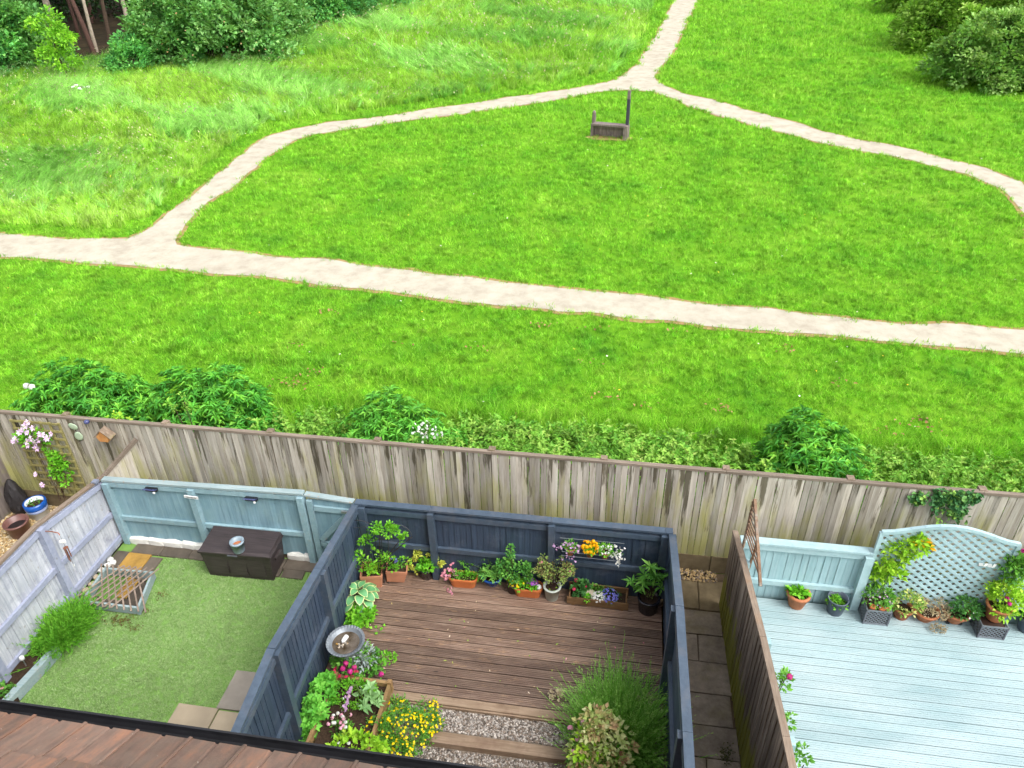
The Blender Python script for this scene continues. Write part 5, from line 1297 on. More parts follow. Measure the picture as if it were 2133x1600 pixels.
# tall shrub behind
q = GZ(1066, 1226)
T = plant('potted_shrub', 'tall small-leaved green shrub with upright shoots against the navy fence', 'shrub', (q.x + 0.02, 7.78, 0.0))
round_pot(T, M_DKPOT, 0.085, 0.07, 0.2)
stems(T, [(-.02, 0, .92), (-.18, 0, .62), (.22, 0, .62), (.16, 0, .5), (-.1, 0, .5), (.25, -.05, .42)], 0.03, 0.15, 0.006, M_BARK)
gs = [clumpy(30, 14, (0.27, 0.09, 0.20), (0.04, 0, 0.40), 0.06, 0.045, 0.03)] + [clumpy(3, 10, (.03, .03, .04), (x, 0, z), .035, .04, .028) for x, z in ((-.02, .9), (-.02, .83), (-.03, .76), (-.03, .69), (-.03, .62), (-.18, .6), (-.17, .53), (-.15, .46), (.22, .6), (.2, .54), (.17, .48), (.24, .42), (.26, .36), (0, .55), (.05, .5))]
geo_obj(T, 'foliage', join(gs), leaf('shrub_leaf', [(0, (0.045, 0.180, 0.045)), (0.5, (0.105, 0.345, 0.060)), (1, (0.255, 0.570, 0.090))]))
# second oblong pot
q = GZ(1098, 1246)
T = plant('oblong_pot', 'oblong orange trough with yellow and magenta flowers and a white ball', 'potted plant', (q.x, q.y + 0.10, 0.0))
T.rotation_euler = (0, 0, 0.02)
trough(T, M_ORANGE, 0.46, 0.22, 0.17, 0.022, 0.8); bush(T, G_BRIGHT, (0.22, 0.1, 0.07), (-0.09, 0, 0.18), 26, 12, 0.045, 0.05, 0.03)
blooms(T, F_YEL, (0.2, 0.10, 0.07), (-0.12, 0.0, 0.21), 22, 0.019); blooms(T, F_PUR, (0.09, 0.07, 0.06), (0.06, 0.02, 0.22), 20, 0.024)
obj('ball', lathe('ball', [(0.004 + 0.042 * math.sin(a), 0.042 - 0.042 * math.cos(a)) for a in np.linspace(0, math.pi, 10)], M_WPLAST, 16), T, (0.165, -0.02, 0.13))
# fuchsia in pale pot
q = GZ(1148, 1256)
T = plant('potted_plant', 'pale sage pot with leggy fuchsia dotted with pink buds', 'potted plant', (q.x, q.y + 0.115, 0.0))
round_pot(T, M_PALEG, 0.125, 0.095, 0.25, rim=0.022)
tp = [(random.uniform(-.24, .30), random.uniform(-.1, .12), random.uniform(.42, .72)) for _ in range(22)] + [(-.14, .05, .82), (.12, .05, .78)]
stems(T, tp, 0.025, 0.2, 0.004, M_RBARK, 0.15)
gs = [clumpy(4, 9, (.03, .03, .06), (x, y, z - .06), .035, .03, .02) for x, y, z in tp] + [clumpy(3, 7, (.03, .03, .03), (x * .7, y * .7, z * .72), .03, .028, .018) for x, y, z in tp]
geo_obj(T, 'foliage', join(gs), G_OLIVE); geo_obj(T, 'leaf', leafgeo(np.array([(-.05, -.04, .215), (-.03, -.07, .215), (0.02, -.08, .215), (.05, 0, .215)]), rdirs(4, .3, .3), 0.04, 0.03), G_LIME)
P = np.array(tp)[:16] + rng.normal(size=(16, 3)) * 0.02
geo_obj(T, 'flowers', discgeo(P, rdirs(16, 0.3), 0.018), petal('salmon_petal', (0.7, 0.3, 0.25), (0.68, 0.25, 0.24), (0.75, 0.42, 0.38)))
# wooden trough
fl, fr = GZ(1183, 1258), GZ(1306, 1273); c_ = (fl + fr) / 2; a_ = math.atan2(fr.y - fl.y, fr.x - fl.x); Lt = (fr - fl).length
T = thing('wooden_trough', 'brown wooden trough of red geranium, white alyssum and blue lobelia', 'planter', (c_.x, c_.y + 0.13, 0.0), rz=a_)
M_TROUGH = wood('trough_wood', (0.16, 0.085, 0.035), (0.30, 0.18, 0.085), (4, 30, 30), 0.1, 0.7)
bx(T, 'front_board', M_TROUGH, (0, -0.125, 0.085), (Lt + 0.03, 0.022, 0.13), local=True); bx(T, 'back_board', M_TROUGH, (0, 0.125, 0.10), (Lt + 0.01, 0.022, 0.20), local=True)
for s in (-1, 1):
    bx(T, 'end_board', M_TROUGH, (s * (Lt / 2 - 0.02), 0, 0.09), (0.022, 0.226, 0.15), local=True); bx(T, 'foot', M_TROUGH, (s * (Lt / 2 - 0.08), 0, 0.008), (0.05, 0.27, 0.03), local=True)
bx(T, 'soil', M_SOIL, (0, 0, 0.06), (Lt - 0.06, 0.225, 0.09), local=True)
bush(T, G_DARK, (0.11, 0.10, 0.12), (-0.27, 0.0, 0.22), 22, 11, 0.04, 0.055, 0.05, name='geranium_leaves')
ball_blooms(T, F_RED, [(-0.36, -.06, .26), (-.34, .04, .34), (-.19, .02, .27)], 0.038)
stone(T, 'rock', M_STONE, T.location + Vector((-0.13, -0.01, 0.14)), (0.16, 0.13, 0.11), 0.3, 3); bush(T, G_BRIGHT, (0.06, 0.05, 0.04), (-0.14, -0.08, 0.12), 10, 10, 0.03, 0.035, 0.025, name='creeping_leaves'); bush(T, G1, (0.09, 0.05, 0.05), (-0.02, 0.08, 0.16), 10, 10, 0.03, 0.045, 0.03, name='creeping_leaves')
bush(T, G1, (0.11, 0.09, 0.06), (0.0, -0.04, 0.11), 10, 12, 0.04, 0.03, 0.012); blooms(T, F_WHT, (0.11, 0.10, 0.07), (0.0, -0.04, 0.13), 70, 0.019, name='alyssum_flowers')
bush(T, G_DARK, (0.14, 0.12, 0.09), (0.18, 0, 0.14), 18, 14, 0.05, 0.035, 0.010); blooms(T, F_BLU, (0.14, 0.13, 0.11), (0.17, -0.01, 0.14), 110, 0.016, name='lobelia_flowers')
# black pot with lily-like plant
q = GZ(1349, 1285)
T = plant('potted_plant', 'tall glossy black pot with whorled leafy plant beside the alley side fence', 'potted plant', (q.x, q.y + 0.14, 0.0))
round_pot(T, M_BLACKG, 0.155, 0.135, 0.27)
cs_ = [(-.02, .02, .86), (.10, .03, .80), (-.14, .0, .68), (.0, 0, .72), (.14, -.02, .66), (-.24, -.03, .56), (-.12, -.04, .52), (.02, -.06, .56), (.17, -.03, .52), (-.2, -.05, .42), (-.08, 0, .62), (.08, 0, .64), (0.05, .02, .74)]
geo_obj(T, 'foliage', whorls(np.array(cs_) + rng.normal(size=(13, 3)) * 0.015, rdirs(13, 1.6), 9, 0.135, 0.036, droop=0.2), leaf('daphne_leaf', [(0, (0.075, 0.255, 0.045)), (0.6, (0.165, 0.450, 0.075)), (1, (0.360, 0.690, 0.135))]))
stems(T, cs_, 0.05, 0.22, 0.007, M_BARK, 0.3); bush(T, G_OLIVE, (0.05, 0.04, 0.08), (0, 0, .30), 10, 8, .03, .035, .02, name='dry_leaves')

# wall planters on the navy fence
zr = GY(1240, 1140, 7.84).z
xa, xb = GY(1165, 1135, 7.84).x, GY(1300, 1145, 7.84).x
T = thing('wire_rack', 'slim wire rack holding three small pots on the navy fence', 'rack', ((xa + xb) / 2, 7.86, zr - 0.12))
wr = (xb - xa) / 2
tube_obj(T, 'wire', M_ZINC, [[(-wr, 0.04, 0.18), (wr, 0.05, 0.18)], [(-wr + .05, -.13, 0.08), (wr - .1, -.13, 0.08)], [(-wr + .05, .04, .08), (-wr + .05, -.13, .08)], [(wr - .1, .04, .08), (wr - .1, -.13, .08)], [(-wr + .05, -.13, 0.0), (wr - .1, -.13, 0.0)]], 0.005)
for px_, py_, lb, fm, shape in ((1188, 1142, 'small wall pot with trailing lilac flowers on the navy fence', F_LIL, 'trail'), (1230, 1132, 'small wall pot of orange marigolds on the navy fence', F_ORG, 'dome'), (1262, 1140, 'small wall pot with trailing white flowers on the navy fence', F_WHT, 'right')):
    q = GY(px_, py_, 7.79)
    T = plant('wall_pot', lb, 'potted plant', (q.x, 7.79, zr - 0.13))
    round_pot(T, M_OLDTERRA, 0.065, 0.045, 0.12, wall=0.012, rim=0.02)
    bush(T, G_BRIGHT if shape != 'trail' else G1, (0.10, 0.08, 0.06), (0, 0, 0.14), 14, 12, 0.035, 0.04, 0.018)
    if shape == 'dome': ball_blooms(T, fm, [(0.10 * math.cos(a) * (1 + .1 * (i % 2)), -0.02 + 0.07 * math.sin(a), 0.17 + 0.04 * math.sin(a) + .02 * (i % 3)) for i, a in enumerate(np.linspace(0.4, 6.0, 15))] + [(0, -.02, .2), (.04, .0, .22), (-.05, -.03, .2)], 0.036, 9)
    elif shape == 'trail':
        P = np.concatenate([in_ball(60, (0.16, 0.08, 0.10), (0, -.02, .13), 0.7, -0.6)[0], np.array([-.2, -.02, .16]) + rng.normal(size=(10, 3)) * [.03, .02, .02], np.array([.0, -.1, .02]) + rng.normal(size=(12, 3)) * [.06, .02, .03]])
        geo_obj(T, 'flowers', discgeo(P, rdirs(len(P), .6), 0.018), fm)
    else:
        P = np.concatenate([in_ball(34, (0.10, 0.07, 0.05), (-.03, -.02, .15), 0.7, -0.3)[0], np.array([.16, -.04, .10]) + rng.normal(size=(42, 3)) * [.06, .03, .035], np.array([.20, -.06, -.02]) + rng.normal(size=(16, 3)) * [.03, .02, .03], np.array([.14, 0, .22]) + rng.normal(size=(12, 3)) * [.06, .02, .03]])
        geo_obj(T, 'flowers', discgeo(P, rdirs(len(P), .6), 0.019), fm); bush(T, G1, (.12, .04, .06), (.14, -.03, .10), 10, 10, .03, .035, .014, name='trailing_leaves')

# ---------------- bed plants beside the navy fence
q = GZ(742, 1392, 0.1)
T = plant('rose_bush', 'rose bush with magenta blooms below the bird bath', 'rose', (q.x, q.y + 0.02, 0.0))
bush(T, G1, (0.36, 0.20, 0.26), (0.02, 0, 0.22), 60, 12, 0.06, 0.05, 0.034); ball_blooms(T, F_MAG, [tuple(GZ(x_, y_, .44) - T.location) for x_, y_ in ((720, 1382), (714, 1393), (729, 1399), (738, 1390), (794, 1405))], 0.044)
stems(T, [(-.16, -.02, .5), (-.2, -.06, .4), (.46, -.1, .25), (.3, 0, .3), (.52, .05, .36)], .03, 0, .005); bush(T, G_BRIGHT, (0.12, .06, .05), (.48, .05, .32), 7, 10, .05, .05, .034, name='shoot')
P = in_ball(14, (0.2, .08, .05), (-.1, -.18, .20), .8, -.2)[0]; geo_obj(T, 'fallen_petals', discgeo(P, rdirs(len(P), 1), .03), F_RED)
q = GZ(752, 1376, 0.25)
T = plant('silver_plant', 'silver-leaved ragwort beside the magenta rose', 'plant', (q.x, q.y, 0.0)); bush(T, G_SILVER, (0.16, 0.13, 0.14), (0, 0, 0.32), 26, 10, 0.05, 0.07, 0.03); stems(T, [(0, 0, .35), (.08, 0, .3), (-.08, .02, .3)], .02, 0, .006)
q = GZ(666, 1478, 0.0)
T = plant('mint_plant', 'bushy bright green mint growing along the foot of the navy fence', 'plant', (q.x + 0.0, q.y - 0.02, -0.12))
P, D = in_ball(200, (0.20, 0.52, 0.46), (0.02, 0.02, 0.05), 0.55, 0.0)
geo_obj(T, 'foliage', whorls(P, rdirs(len(P), 2.0), 6, 0.075, 0.05, droop=0.2), leaf('mint_leaf', [(0, (0.075, 0.330, 0.038)), (0.5, (0.165, 0.540, 0.060)), (1, (0.330, 0.750, 0.120))])); stems(T, [tuple(p_) for p_ in P[::6]], 0.1, 0, .004)
q = GZ(740, 1445, 0.16)
T = plant('moss_carpet', 'low mossy ground cover with tiny white flowers in the raised bed', 'plant', (q.x - 0.02, q.y, 0.14)); bush(T, G_BRIGHT, (0.36, 0.20, 0.10), (0, 0, 0), 70, 14, 0.05, 0.035, 0.020, zmin=0.0); blooms(T, F_WHT, (0.28, .15, .09), (0, 0, 0), 7, .02)
q = GZ(745, 1462, 0.16)
T = plant('foxglove', 'foxglove with grey-green leaves and one leaning lilac flower spike', 'foxglove', (q.x + 0.08, q.y - 0.02, 0.12))
geo_obj(T, 'foliage', whorls(np.array([(0, 0, .22), (.12, .02, .2), (.2, -.05, .14), (.05, -.1, .12), (.22, .08, .16), (.1, .1, .26)]), rdirs(6, 1.5), 7, 0.12, 0.055, droop=0.2), leaf('foxglove_leaf', [(0, (0.150, 0.360, 0.120)), (1, (0.390, 0.630, 0.270))]))
tube_obj(T, 'spike', M_STEM, [[(0, 0, .2), (-.02, -.05, .5), (-.04, -.16, .62)]], 0.014); P = np.array([(-.04 - .006 * i, -.16 - .014 * i, .60 - .024 * i) for i in range(12)]); P = np.repeat(P, 3, 0) + rng.normal(size=(36, 3)) * .014
geo_obj(T, 'flowers', discgeo(P, rdirs(36, .2), 0.022), F_LIL)
q = GZ(708, 1512, 0.16)
T = plant('double_daisies', 'cluster of pink and white double daisies in the raised bed', 'daisies', (q.x, q.y, 0.10)); bush(T, G1, (0.14, 0.10, 0.08), (0, 0, 0.02), 14, 10, .04, .05, .022, zmin=0)
pts = [(random.uniform(-.13, .12), random.uniform(-.13, .12), .16 + random.uniform(-.02, .03)) for _ in range(15)]
ball_blooms(T, F_ROSE, pts[:8], 0.03, 9); ball_blooms(T, F_WHT, pts[8:], 0.03, 9); stems(T, pts, .05, 0, .003)
q = GZ(830, 1512, 0.0)
T = plant('yellow_flowers', 'spreading mound of small bright yellow flowers beside the gravel', 'flowers', (q.x, q.y, -0.14))
for lx, ly, rx, ry, rz, nf in ((0.05, -.02, .42, .30, .26, 170), (-.25, -.12, .25, .24, .30, 40), (.36, .12, .20, .16, .16, 30), (.02, -.30, .28, .16, .2, 50), (-.1, .28, .2, .12, .16, 22), (.30, .36, .16, .10, .12, 16)):
    bush(T, G1, (rx, ry, rz), (lx, ly, 0.05), int(150 * rx * ry / .12), 13, 0.06, 0.040, 0.014, zmin=0.0)
    blooms(T, F_YEL, (rx * .95, ry * .95, rz * 1.1), (lx + .03, ly, 0.06), nf, 0.018, zmin=0.05, name='flowers')
q = GZ(745, 1568, 0.0)
T = plant('leafy_perennial', 'lime green broad-leaved perennials along the near end of the raised bed', 'plant', (q.x, q.y - 0.02, 0.0)); bush(T, G_LIME, (0.36, 0.15, 0.16), (0, 0.02, 0.08), 34, 10, 0.05, 0.085, 0.05, zmin=-0.2); blooms(T, F_WHT, (.3, .12, .14), (-.1, 0, .05), 5, .022)

# ---------------- lavender, rose and others in the far bed
q = GZ(1305, 1462, 0.0)
T = plant('lavender_bush', 'large feathery lavender bush arching over the deck edge', 'lavender', (0.36, 5.62, -0.2))
def spiky(n_, r, rise, spine, mat, sp_leaf=3, base=(0.15, 0.2), w=0.006, lf=0.028):
    a = rng.random(n_) * 6.283; el = rng.random(n_) ** 0.6
    D = unit(np.stack([np.cos(a) * el * r[0], np.sin(a) * el * r[1], rise * (1.05 - 0.72 * el)], 1))
    L = spine * (0.7 + 0.45 * rng.random(n_)) * (1 + 0.25 * np.sin(a * 5))
    B = np.stack([rng.normal(size=n_) * base[0], rng.normal(size=n_) * base[1], np.zeros(n_)], 1)
    g1 = leafgeo(B + D * L[:, None] * 0.3, D, L * 0.75, w, droop=0.0, fold=0.0, tint=0.2 + 0.5 * rng.random(n_))
    S = np.repeat(np.arange(n_), sp_leaf); m = len(S); f = 0.35 + 0.72 * rng.random(m)
    P = B[S] + D[S] * (L[S] * f)[:, None]
    g2 = leafgeo(P, unit(D[S] + rdirs(m) * 0.55), lf * (0.7 + 0.6 * rng.random(m)), w * 0.9, droop=0.03, tint=np.clip(f * 0.8 + 0.3 * rng.random(m) - 0.1, 0, 1))
    return join([g1, g2])
geo_obj(T, 'foliage', spiky(4200, (0.62, 0.8), 0.95, 0.68, G_LAV, 10, lf=0.042, w=0.010), G_LAV)
bush(T, G_DRY, (0.10, 0.06, 0.06), (0.32, 0.42, 0.42), 8, 12, .03, .03, .012, name='dry_heads')
q = GZ(1268, 1520, 0.1)
T = plant('rose_shrub', 'rose shrub with bronze and cream-green leaves and pale pink blooms', 'rose', (0.14, 5.18, -0.24))
for lx, ly, lz, r_, mt_, nm_ in ((-.06, .14, .92, .20, G_BRONZE, 26), (.16, .08, .72, .24, G_BRONZE, 30), (-.14, .02, .66, .22, G_LIME, 16), (-.12, .0, .58, .26, G_BRONZE, 26), (.12, -.10, .50, .24, G_BRONZE, 24), (.0, -.06, .44, .30, G_BRIGHT, 22), (-.2, -.1, .36, .18, G_BRONZE, 14)):
    bush(T, mt_, (r_, r_ * .9, r_ * .8), (lx, ly, lz), nm_, 10, 0.075, 0.065, 0.045, shell=.3)
bush(T, G_DARK, (0.34, 0.26, 0.24), (0.0, -0.02, 0.26), 50, 11, 0.06, 0.06, 0.04, name='lower_leaves')
ball_blooms(T, F_ROSE, [tuple(GZ(x_, y_, .38) - T.location) for x_, y_ in ((1215, 1505), (1188, 1517), (1248, 1535), (1204, 1540), (1218, 1537), (1193, 1567))], 0.045)
stems(T, [(-.3, -.05, .6), (-.38, -.1, .4), (0, -.2, .55), (.1, .1, .9), (-.1, .1, .8), (.2, 0, .7)], .05, 0, .008, M_BARK)
T = plant('allium', 'faded purple allium heads among the rose leaves', 'allium', (0.16, 4.86, -0.24))
ball_blooms(T, petal('allium_petal', (0.35, 0.2, 0.35), (0.30, 0.15, 0.32), (0.50, 0.32, 0.50)), [(-.02, .02, .52), (.04, -.18, .40)], 0.085, 46); stems(T, [(-.02, .02, .5), (.04, -.18, .38)], .02, 0, .006)
T = plant('leafy_clump', 'glossy dark green leafy clump below the lavender', 'plant', (0.46, 4.92, -0.24)); bush(T, G_BRIGHT, (0.26, 0.20, 0.20), (0, 0, 0.12), 34, 11, 0.06, 0.08, 0.05, zmin=-0.1)
q = GZ(1157, 1447)
T = plant('dried_sprig', 'dried tan hydrangea-like head lying on the brown deck', 'sprig', (q.x, q.y, 0.01)); bush(T, G_DRY, (0.07, 0.07, 0.04), (0, 0, .03), 9, 8, .03, .04, .035, zmin=-.2)

# ---------------- grass-like shrub by the whitewashed fence
q = GZ(138, 1325, 0.1)
T = plant('feathery_shrub', 'feathery bright green shrub flopping over the artificial lawn edge', 'shrub', (-7.56, 6.05, 0.05))
geo_obj(T, 'foliage', spiky(1500, (1.0, 1.0), 0.8, 0.34, None, 11, (0.08, 0.15), 0.011, 0.055), leaf('feather_leaf', [(0, (0.04, 0.20, 0.012)), (0.6, (0.11, 0.36, 0.025)), (1, (0.22, 0.50, 0.05))]))
T = plant('bed_flowers', 'small leafy plant with pink flowers at the near end of the soil bed', 'plant', (-7.72, 5.02, 0.08)); bush(T, G1, (.12, .14, .10), (0, 0, .04), 16, 10, .04, .05, .03, zmin=0); blooms(T, F_PINK, (.1, .1, .1), (0, 0, .05), 5, .018)

# ---------------- clematis
T = plant('clematis', 'clematis with pale lilac star flowers climbing the square trellis', 'clematis', (ga.x + 0.35, FY - 0.10, 0.25))
gs = [clumpy(24, 12, (0.30, 0.07, 0.24), (0.0, -0.02, 1.28), 0.06, 0.065, 0.042), clumpy(34, 12, (0.22, 0.07, 0.55), (0.22, -0.02, 0.62), 0.06, 0.06, 0.04, shell=0.3)]
geo_obj(T, 'foliage', join(gs), G_BRIGHT); stems(T, [(-.1, 0, 1.4), (.1, 0, 1.3), (.25, 0, .9), (.15, 0, .6), (.3, 0, 1.0)], .05, 0, .005, M_RBARK)
for px_, py_ in ((52, 888), (68, 892), (57, 880), (41, 900), (46, 896), (88, 906), (82, 905), (28, 919), (33, 915), (56, 920), (58, 927), (73, 922), (80, 917), (98, 913), (75, 934), (106, 904), (64, 914), (74, 988), (88, 1010), (56, 901)):
    q = GY(px_, py_, FY - 0.20) - T.location
    petal_flower(T, F_CLEM, (q.x, q.y, q.z), (random.uniform(-.3, .3), -1.0, random.uniform(.4, 1.0)), random.uniform(.05, .075), random.uniform(.035, .045), 7)
T = plant('pot_seedling', 'few seedlings sprouting in the white and blue pot', 'seedling', (-9.72, 8.34, 0.285)); bush(T, G1, (.09, .09, .03), (0, 0, .01), 10, 6, .025, .03, .018, zmin=0)

# ---------------- ivy over the boundary fence and weeds
T = plant('ivy', 'dark green ivy hanging over the boundary fence behind the lattice trellis', 'ivy', (GY(1975, 1060, FY - .06).x, FY - 0.06, 1.3))
gs = []
for i in range(34):
    px_ = random.choice((1912, 1922, 1945, 1960, 1975, 1985, 1992, 2000, 2010, 2025, 2040)) + random.uniform(-8, 8); top_ = 1012 + (px_ - 1900) * 0.088
    ln_ = random.uniform(12, 40) if px_ < 1940 or px_ > 2015 else random.uniform(25, 82)
    a0, b0 = GY(px_, top_ + (26 if px_ < 1935 else 6), FY - .05) - T.location, GY(px_ - 4, top_ + ln_, FY - .05) - T.location
    m = 18; P = np.array([a0.lerp(b0, f_) for f_ in np.linspace(0, 1, m)]) + rng.normal(size=(m, 3)) * [.035, .012, .02]
    gs.append(leafgeo(P, rdirs(m, -0.3) * [1, .4, 1] + [0, -.35, 0], .065 * (.7 + .6 * rng.random(m)), .055, tint=np.clip(random.random() * .7 + .3 * rng.random(m), 0, 1)))
geo_obj(T, 'foliage', join(gs), G_IVY)

# ---------------- pale aqua garden pots (deck level DZ)
def potted(px_, py_, lift=0.0): q = GZ(px_, py_, DZ + lift); return q
q = potted(1660, 1272)
T = plant('potted_plant', 'terracotta pot with fresh green leaves on the pale aqua deck', 'potted plant', (q.x, q.y + 0.11, DZ)); round_pot(T, M_TERRA, 0.155, 0.105, 0.26, rim=0.05)
bush(T, G_BRIGHT, (0.10, 0.09, 0.06), (-0.02, 0.0, 0.25), 15, 9, 0.04, 0.075, 0.045)
q = potted(1741, 1286)
T = plant('grey_bucket', 'slate grey plastic bucket half filled with weeds on the aqua deck', 'potted plant', (q.x, q.y + 0.11, DZ)); round_pot(T, M_GREYPL, 0.14, 0.105, 0.28, rim=0.02, rim_out=0.004, soil_at=0.62, wall=0.008)
bush(T, G_BRIGHT, (0.11, 0.10, 0.05), (-0.01, -0.02, 0.19), 16, 10, 0.03, 0.05, 0.022)
def lattice_planter(label, px_, py_, sz=0.30, h=0.26):
    q = potted(px_, py_); T = thing('lattice_planter', label, 'planter', (q.x, q.y + sz / 2, DZ))
    bx(T, 'box', M_DKPOT, (0, 0, h * 0.44), (sz - 0.03, sz - 0.03, h * 0.86), local=True)
    for sx, sy in ((0, -1), (-1, 0), (1, 0), (0, 1)):
        n_ = 6
        for i in range(-n_ + 1, n_):
            for sg in (1, -1):
                pts = []
                for k in range(41):
                    u = -sz / 2 + sz * k / 40; z_ = (i / n_) * sz * 1.0 + sg * u + sz / 2
                    if 0.01 < z_ < h - 0.01: pts.append((u, z_))
                if len(pts) > 5:
                    (u0, z0), (u1, z1) = pts[0], pts[-1]; o_ = sz / 2 - 0.004 + 0.002 * sg
                    P_, Q_ = ((u0, sy * o_, z0), (u1, sy * o_, z1)) if sy else ((sx * o_, u0, z0), (sx * o_, u1, z1))
                    beam(T, 'lattice_bar', M_ZINC, P_, Q_, 0.006, 0.012, local=True)
        for z_ in (0.012, h - 0.010):
            P_, Q_ = ((-sz / 2, sy * sz / 2, z_), (sz / 2, sy * sz / 2, z_)) if sy else ((sx * sz / 2, -sz / 2, z_), (sx * sz / 2, sz / 2, z_))
            beam(T, 'rim', M_ZINC, P_, Q_, 0.016, 0.022, local=True)
    for sx in (-1, 1):
        for sy in (-1, 1): bx(T, 'corner', M_ANTH, (sx * sz / 2, sy * sz / 2, h / 2), (0.02, 0.02, h), local=True)
    return T
T = lattice_planter('silver-grey lattice planter with begonia and lime climber beside the aqua fence post', 1822, 1301, 0.32, 0.28)
bush(T, G1, (0.20, 0.17, 0.16), (0, 0, 0.38), 46, 12, 0.05, 0.04, 0.026); blooms(T, F_LIL, (0.19, .16, .15), (0, -.02, .38), 26, .013)
ball_blooms(T, F_RED, [], .03)
for p_ in ((-.09, -.12, .31), (.03, -.13, .31), (.09, -.12, .31)): stone(T, 'ornament', M_ORANGE, T.location + Vector(p_), (.085, .07, .07), 0, 2)
gs = []
for x, z, r in ((.02, .62, .13), (-.04, .75, .13), (.14, .72, .12), (.0, .92, .11), (.10, 1.02, .12), (.05, 1.18, .11), (.22, 1.12, .10), (.18, 1.30, .10), (.32, 1.28, .09), (.12, .84, .1), (.30, 1.38, .07)): gs.append(clumpy(7, 9, (r, .05, r * .8), (x, .10, z), .04, .085, .045))
geo_obj(T, 'climber_leaves', join(gs), G_LIME); stems(T, [(.0, .10, .9), (.1, .1, 1.1), (.25, .1, 1.3)], .04, .25, .005)
geo_obj(T, 'orange_leaves', clumpy(5, 7, (.10, .04, .05), (.36, .08, 1.36), .03, .08, .03), F_ORG)
q = potted(1880, 1297)
T = plant('potted_plant', 'small mossy terracotta pot with yellow variegated leaves', 'potted plant', (q.x, q.y + .12, DZ)); round_pot(T, M_OLDTERRA, .13, .09, .19); bush(T, G_VAR, (.19, .16, .17), (.02, -.02, .28), 44, 11, .045, .045, .028, zmin=-.6)
q = potted(1930, 1303)
T = plant('terracotta_bowl', 'terracotta bowl spilling dried straw-coloured foliage', 'potted plant', (q.x, q.y + .14, DZ)); round_pot(T, M_TERRA, .165, .10, .17)
bush(T, G_DRY, (.20, .17, .13), (.08, -.02, .23), 50, 16, .045, .028, .016, zmin=-.7); bush(T, G_DRY, (.09, .05, .05), (.12, -.22, .05), 12, 14, .035, .028, .016, name='fallen_foliage')
q = potted(1990, 1309)
T = plant('terracotta_bowl', 'footed terracotta bowl with dark green trailing leaves', 'potted plant', (q.x, q.y + .14, DZ))
for s in (-1, 1): bx(T, 'foot', M_BLACK, (s * .08, -.05, .02), (.04, .05, .045), local=True)
o_ = round_pot(T, M_TERRA, .175, .10, .19); o_.location = (0, 0, .03)
bush(T, G_DARK, (.22, .18, .15), (.06, 0, .29), 50, 11, .05, .05, .034, zmin=-.5); bush(T, G_VAR, (.06, .06, .06), (.26, -.02, .22), 8, 9, .03, .04, .026, name='yellow_leaves'); blooms(T, F_WHT, (.2, .17, .15), (.06, -.02, .28), 8, .014)
T = lattice_planter('silver-grey lattice planter turned into a stand for a terracotta pot', 2062, 1330, 0.33, 0.24)
top = T.location.copy()
q = Vector((top.x + 0.03, top.y + 0.0, DZ + 0.24))
T = plant('potted_climber', 'terracotta pot with tall climber and one pink bloom against the lattice', 'potted plant', (q.x, q.y, DZ + 0.235)); round_pot(T, M_TERRA, .155, .095, .27)
gs = [clumpy(60, 11, (.20, .14, .26), (.03, .02, .42), .055, .055, .038), clumpy(16, 10, (.12, .1, .08), (.02, -.10, .24), .05, .05, .03)]
geo_obj(T, 'foliage', join(gs), G_LIME); geo_obj(T, 'upper_foliage', clumpy(60, 11, (.13, .09, .32), (.06, .10, .82), .055, .055, .036, shell=.3), G1)
stems(T, [(.04, .1, 1.1), (0, .1, .9), (.1, .1, .8)], .03, .2, .006); ball_blooms(T, F_MAG, [(-.02, -.10, .50), (0.02, -.13, .43), (.02, .08, 1.2)], .036)
q = potted(2140, 1325)
T = plant('potted_plant', 'dark pot with a tuft of green leaves beyond the lattice planters', 'potted plant', (q.x + 0.02, q.y + .12, DZ)); round_pot(T, M_GREYPL, .13, .10, .22); bush(T, G_BRIGHT, (.13, .12, .1), (0, 0, .25), 20, 10, .04, .07, .03)
# climbers over the alley fence
T = plant('fence_rose', 'climbing rose with one pink bloom on the aqua side of the alley fence', 'rose', (2.02, 5.55, DZ)); stems(T, [(.06, 0, 1.35), (.1, -.1, 1.0), (.12, .1, 1.25)], .02, 0, .006, M_BARK)
geo_obj(T, 'foliage', join([clumpy(9, 10, (.06, .10, .10), (.08, .0, 1.30), .05, .05, .034), clumpy(9, 9, (.08, .07, .25), (.11, -.25, .95), .045, .05, .032)]), G1); ball_blooms(T, F_MAG, [(.12, .0, 1.40)], .045)
T = plant('fence_vine', 'wispy vine trailing round a post of the alley fence', 'vine', (2.05, 4.55, DZ)); stems(T, [(.1, .05, 1.3), (.22, -.05, 1.1), (.3, 0, .95)], .02, 0, .005, M_BARK)
geo_obj(T, 'foliage', join([clumpy(8, 9, (.07, .09, .05), (.07, .12, 1.35), .04, .05, .032), clumpy(9, 9, (.12, .06, .10), (.24, -.08, 1.05), .04, .05, .03)]), G1)

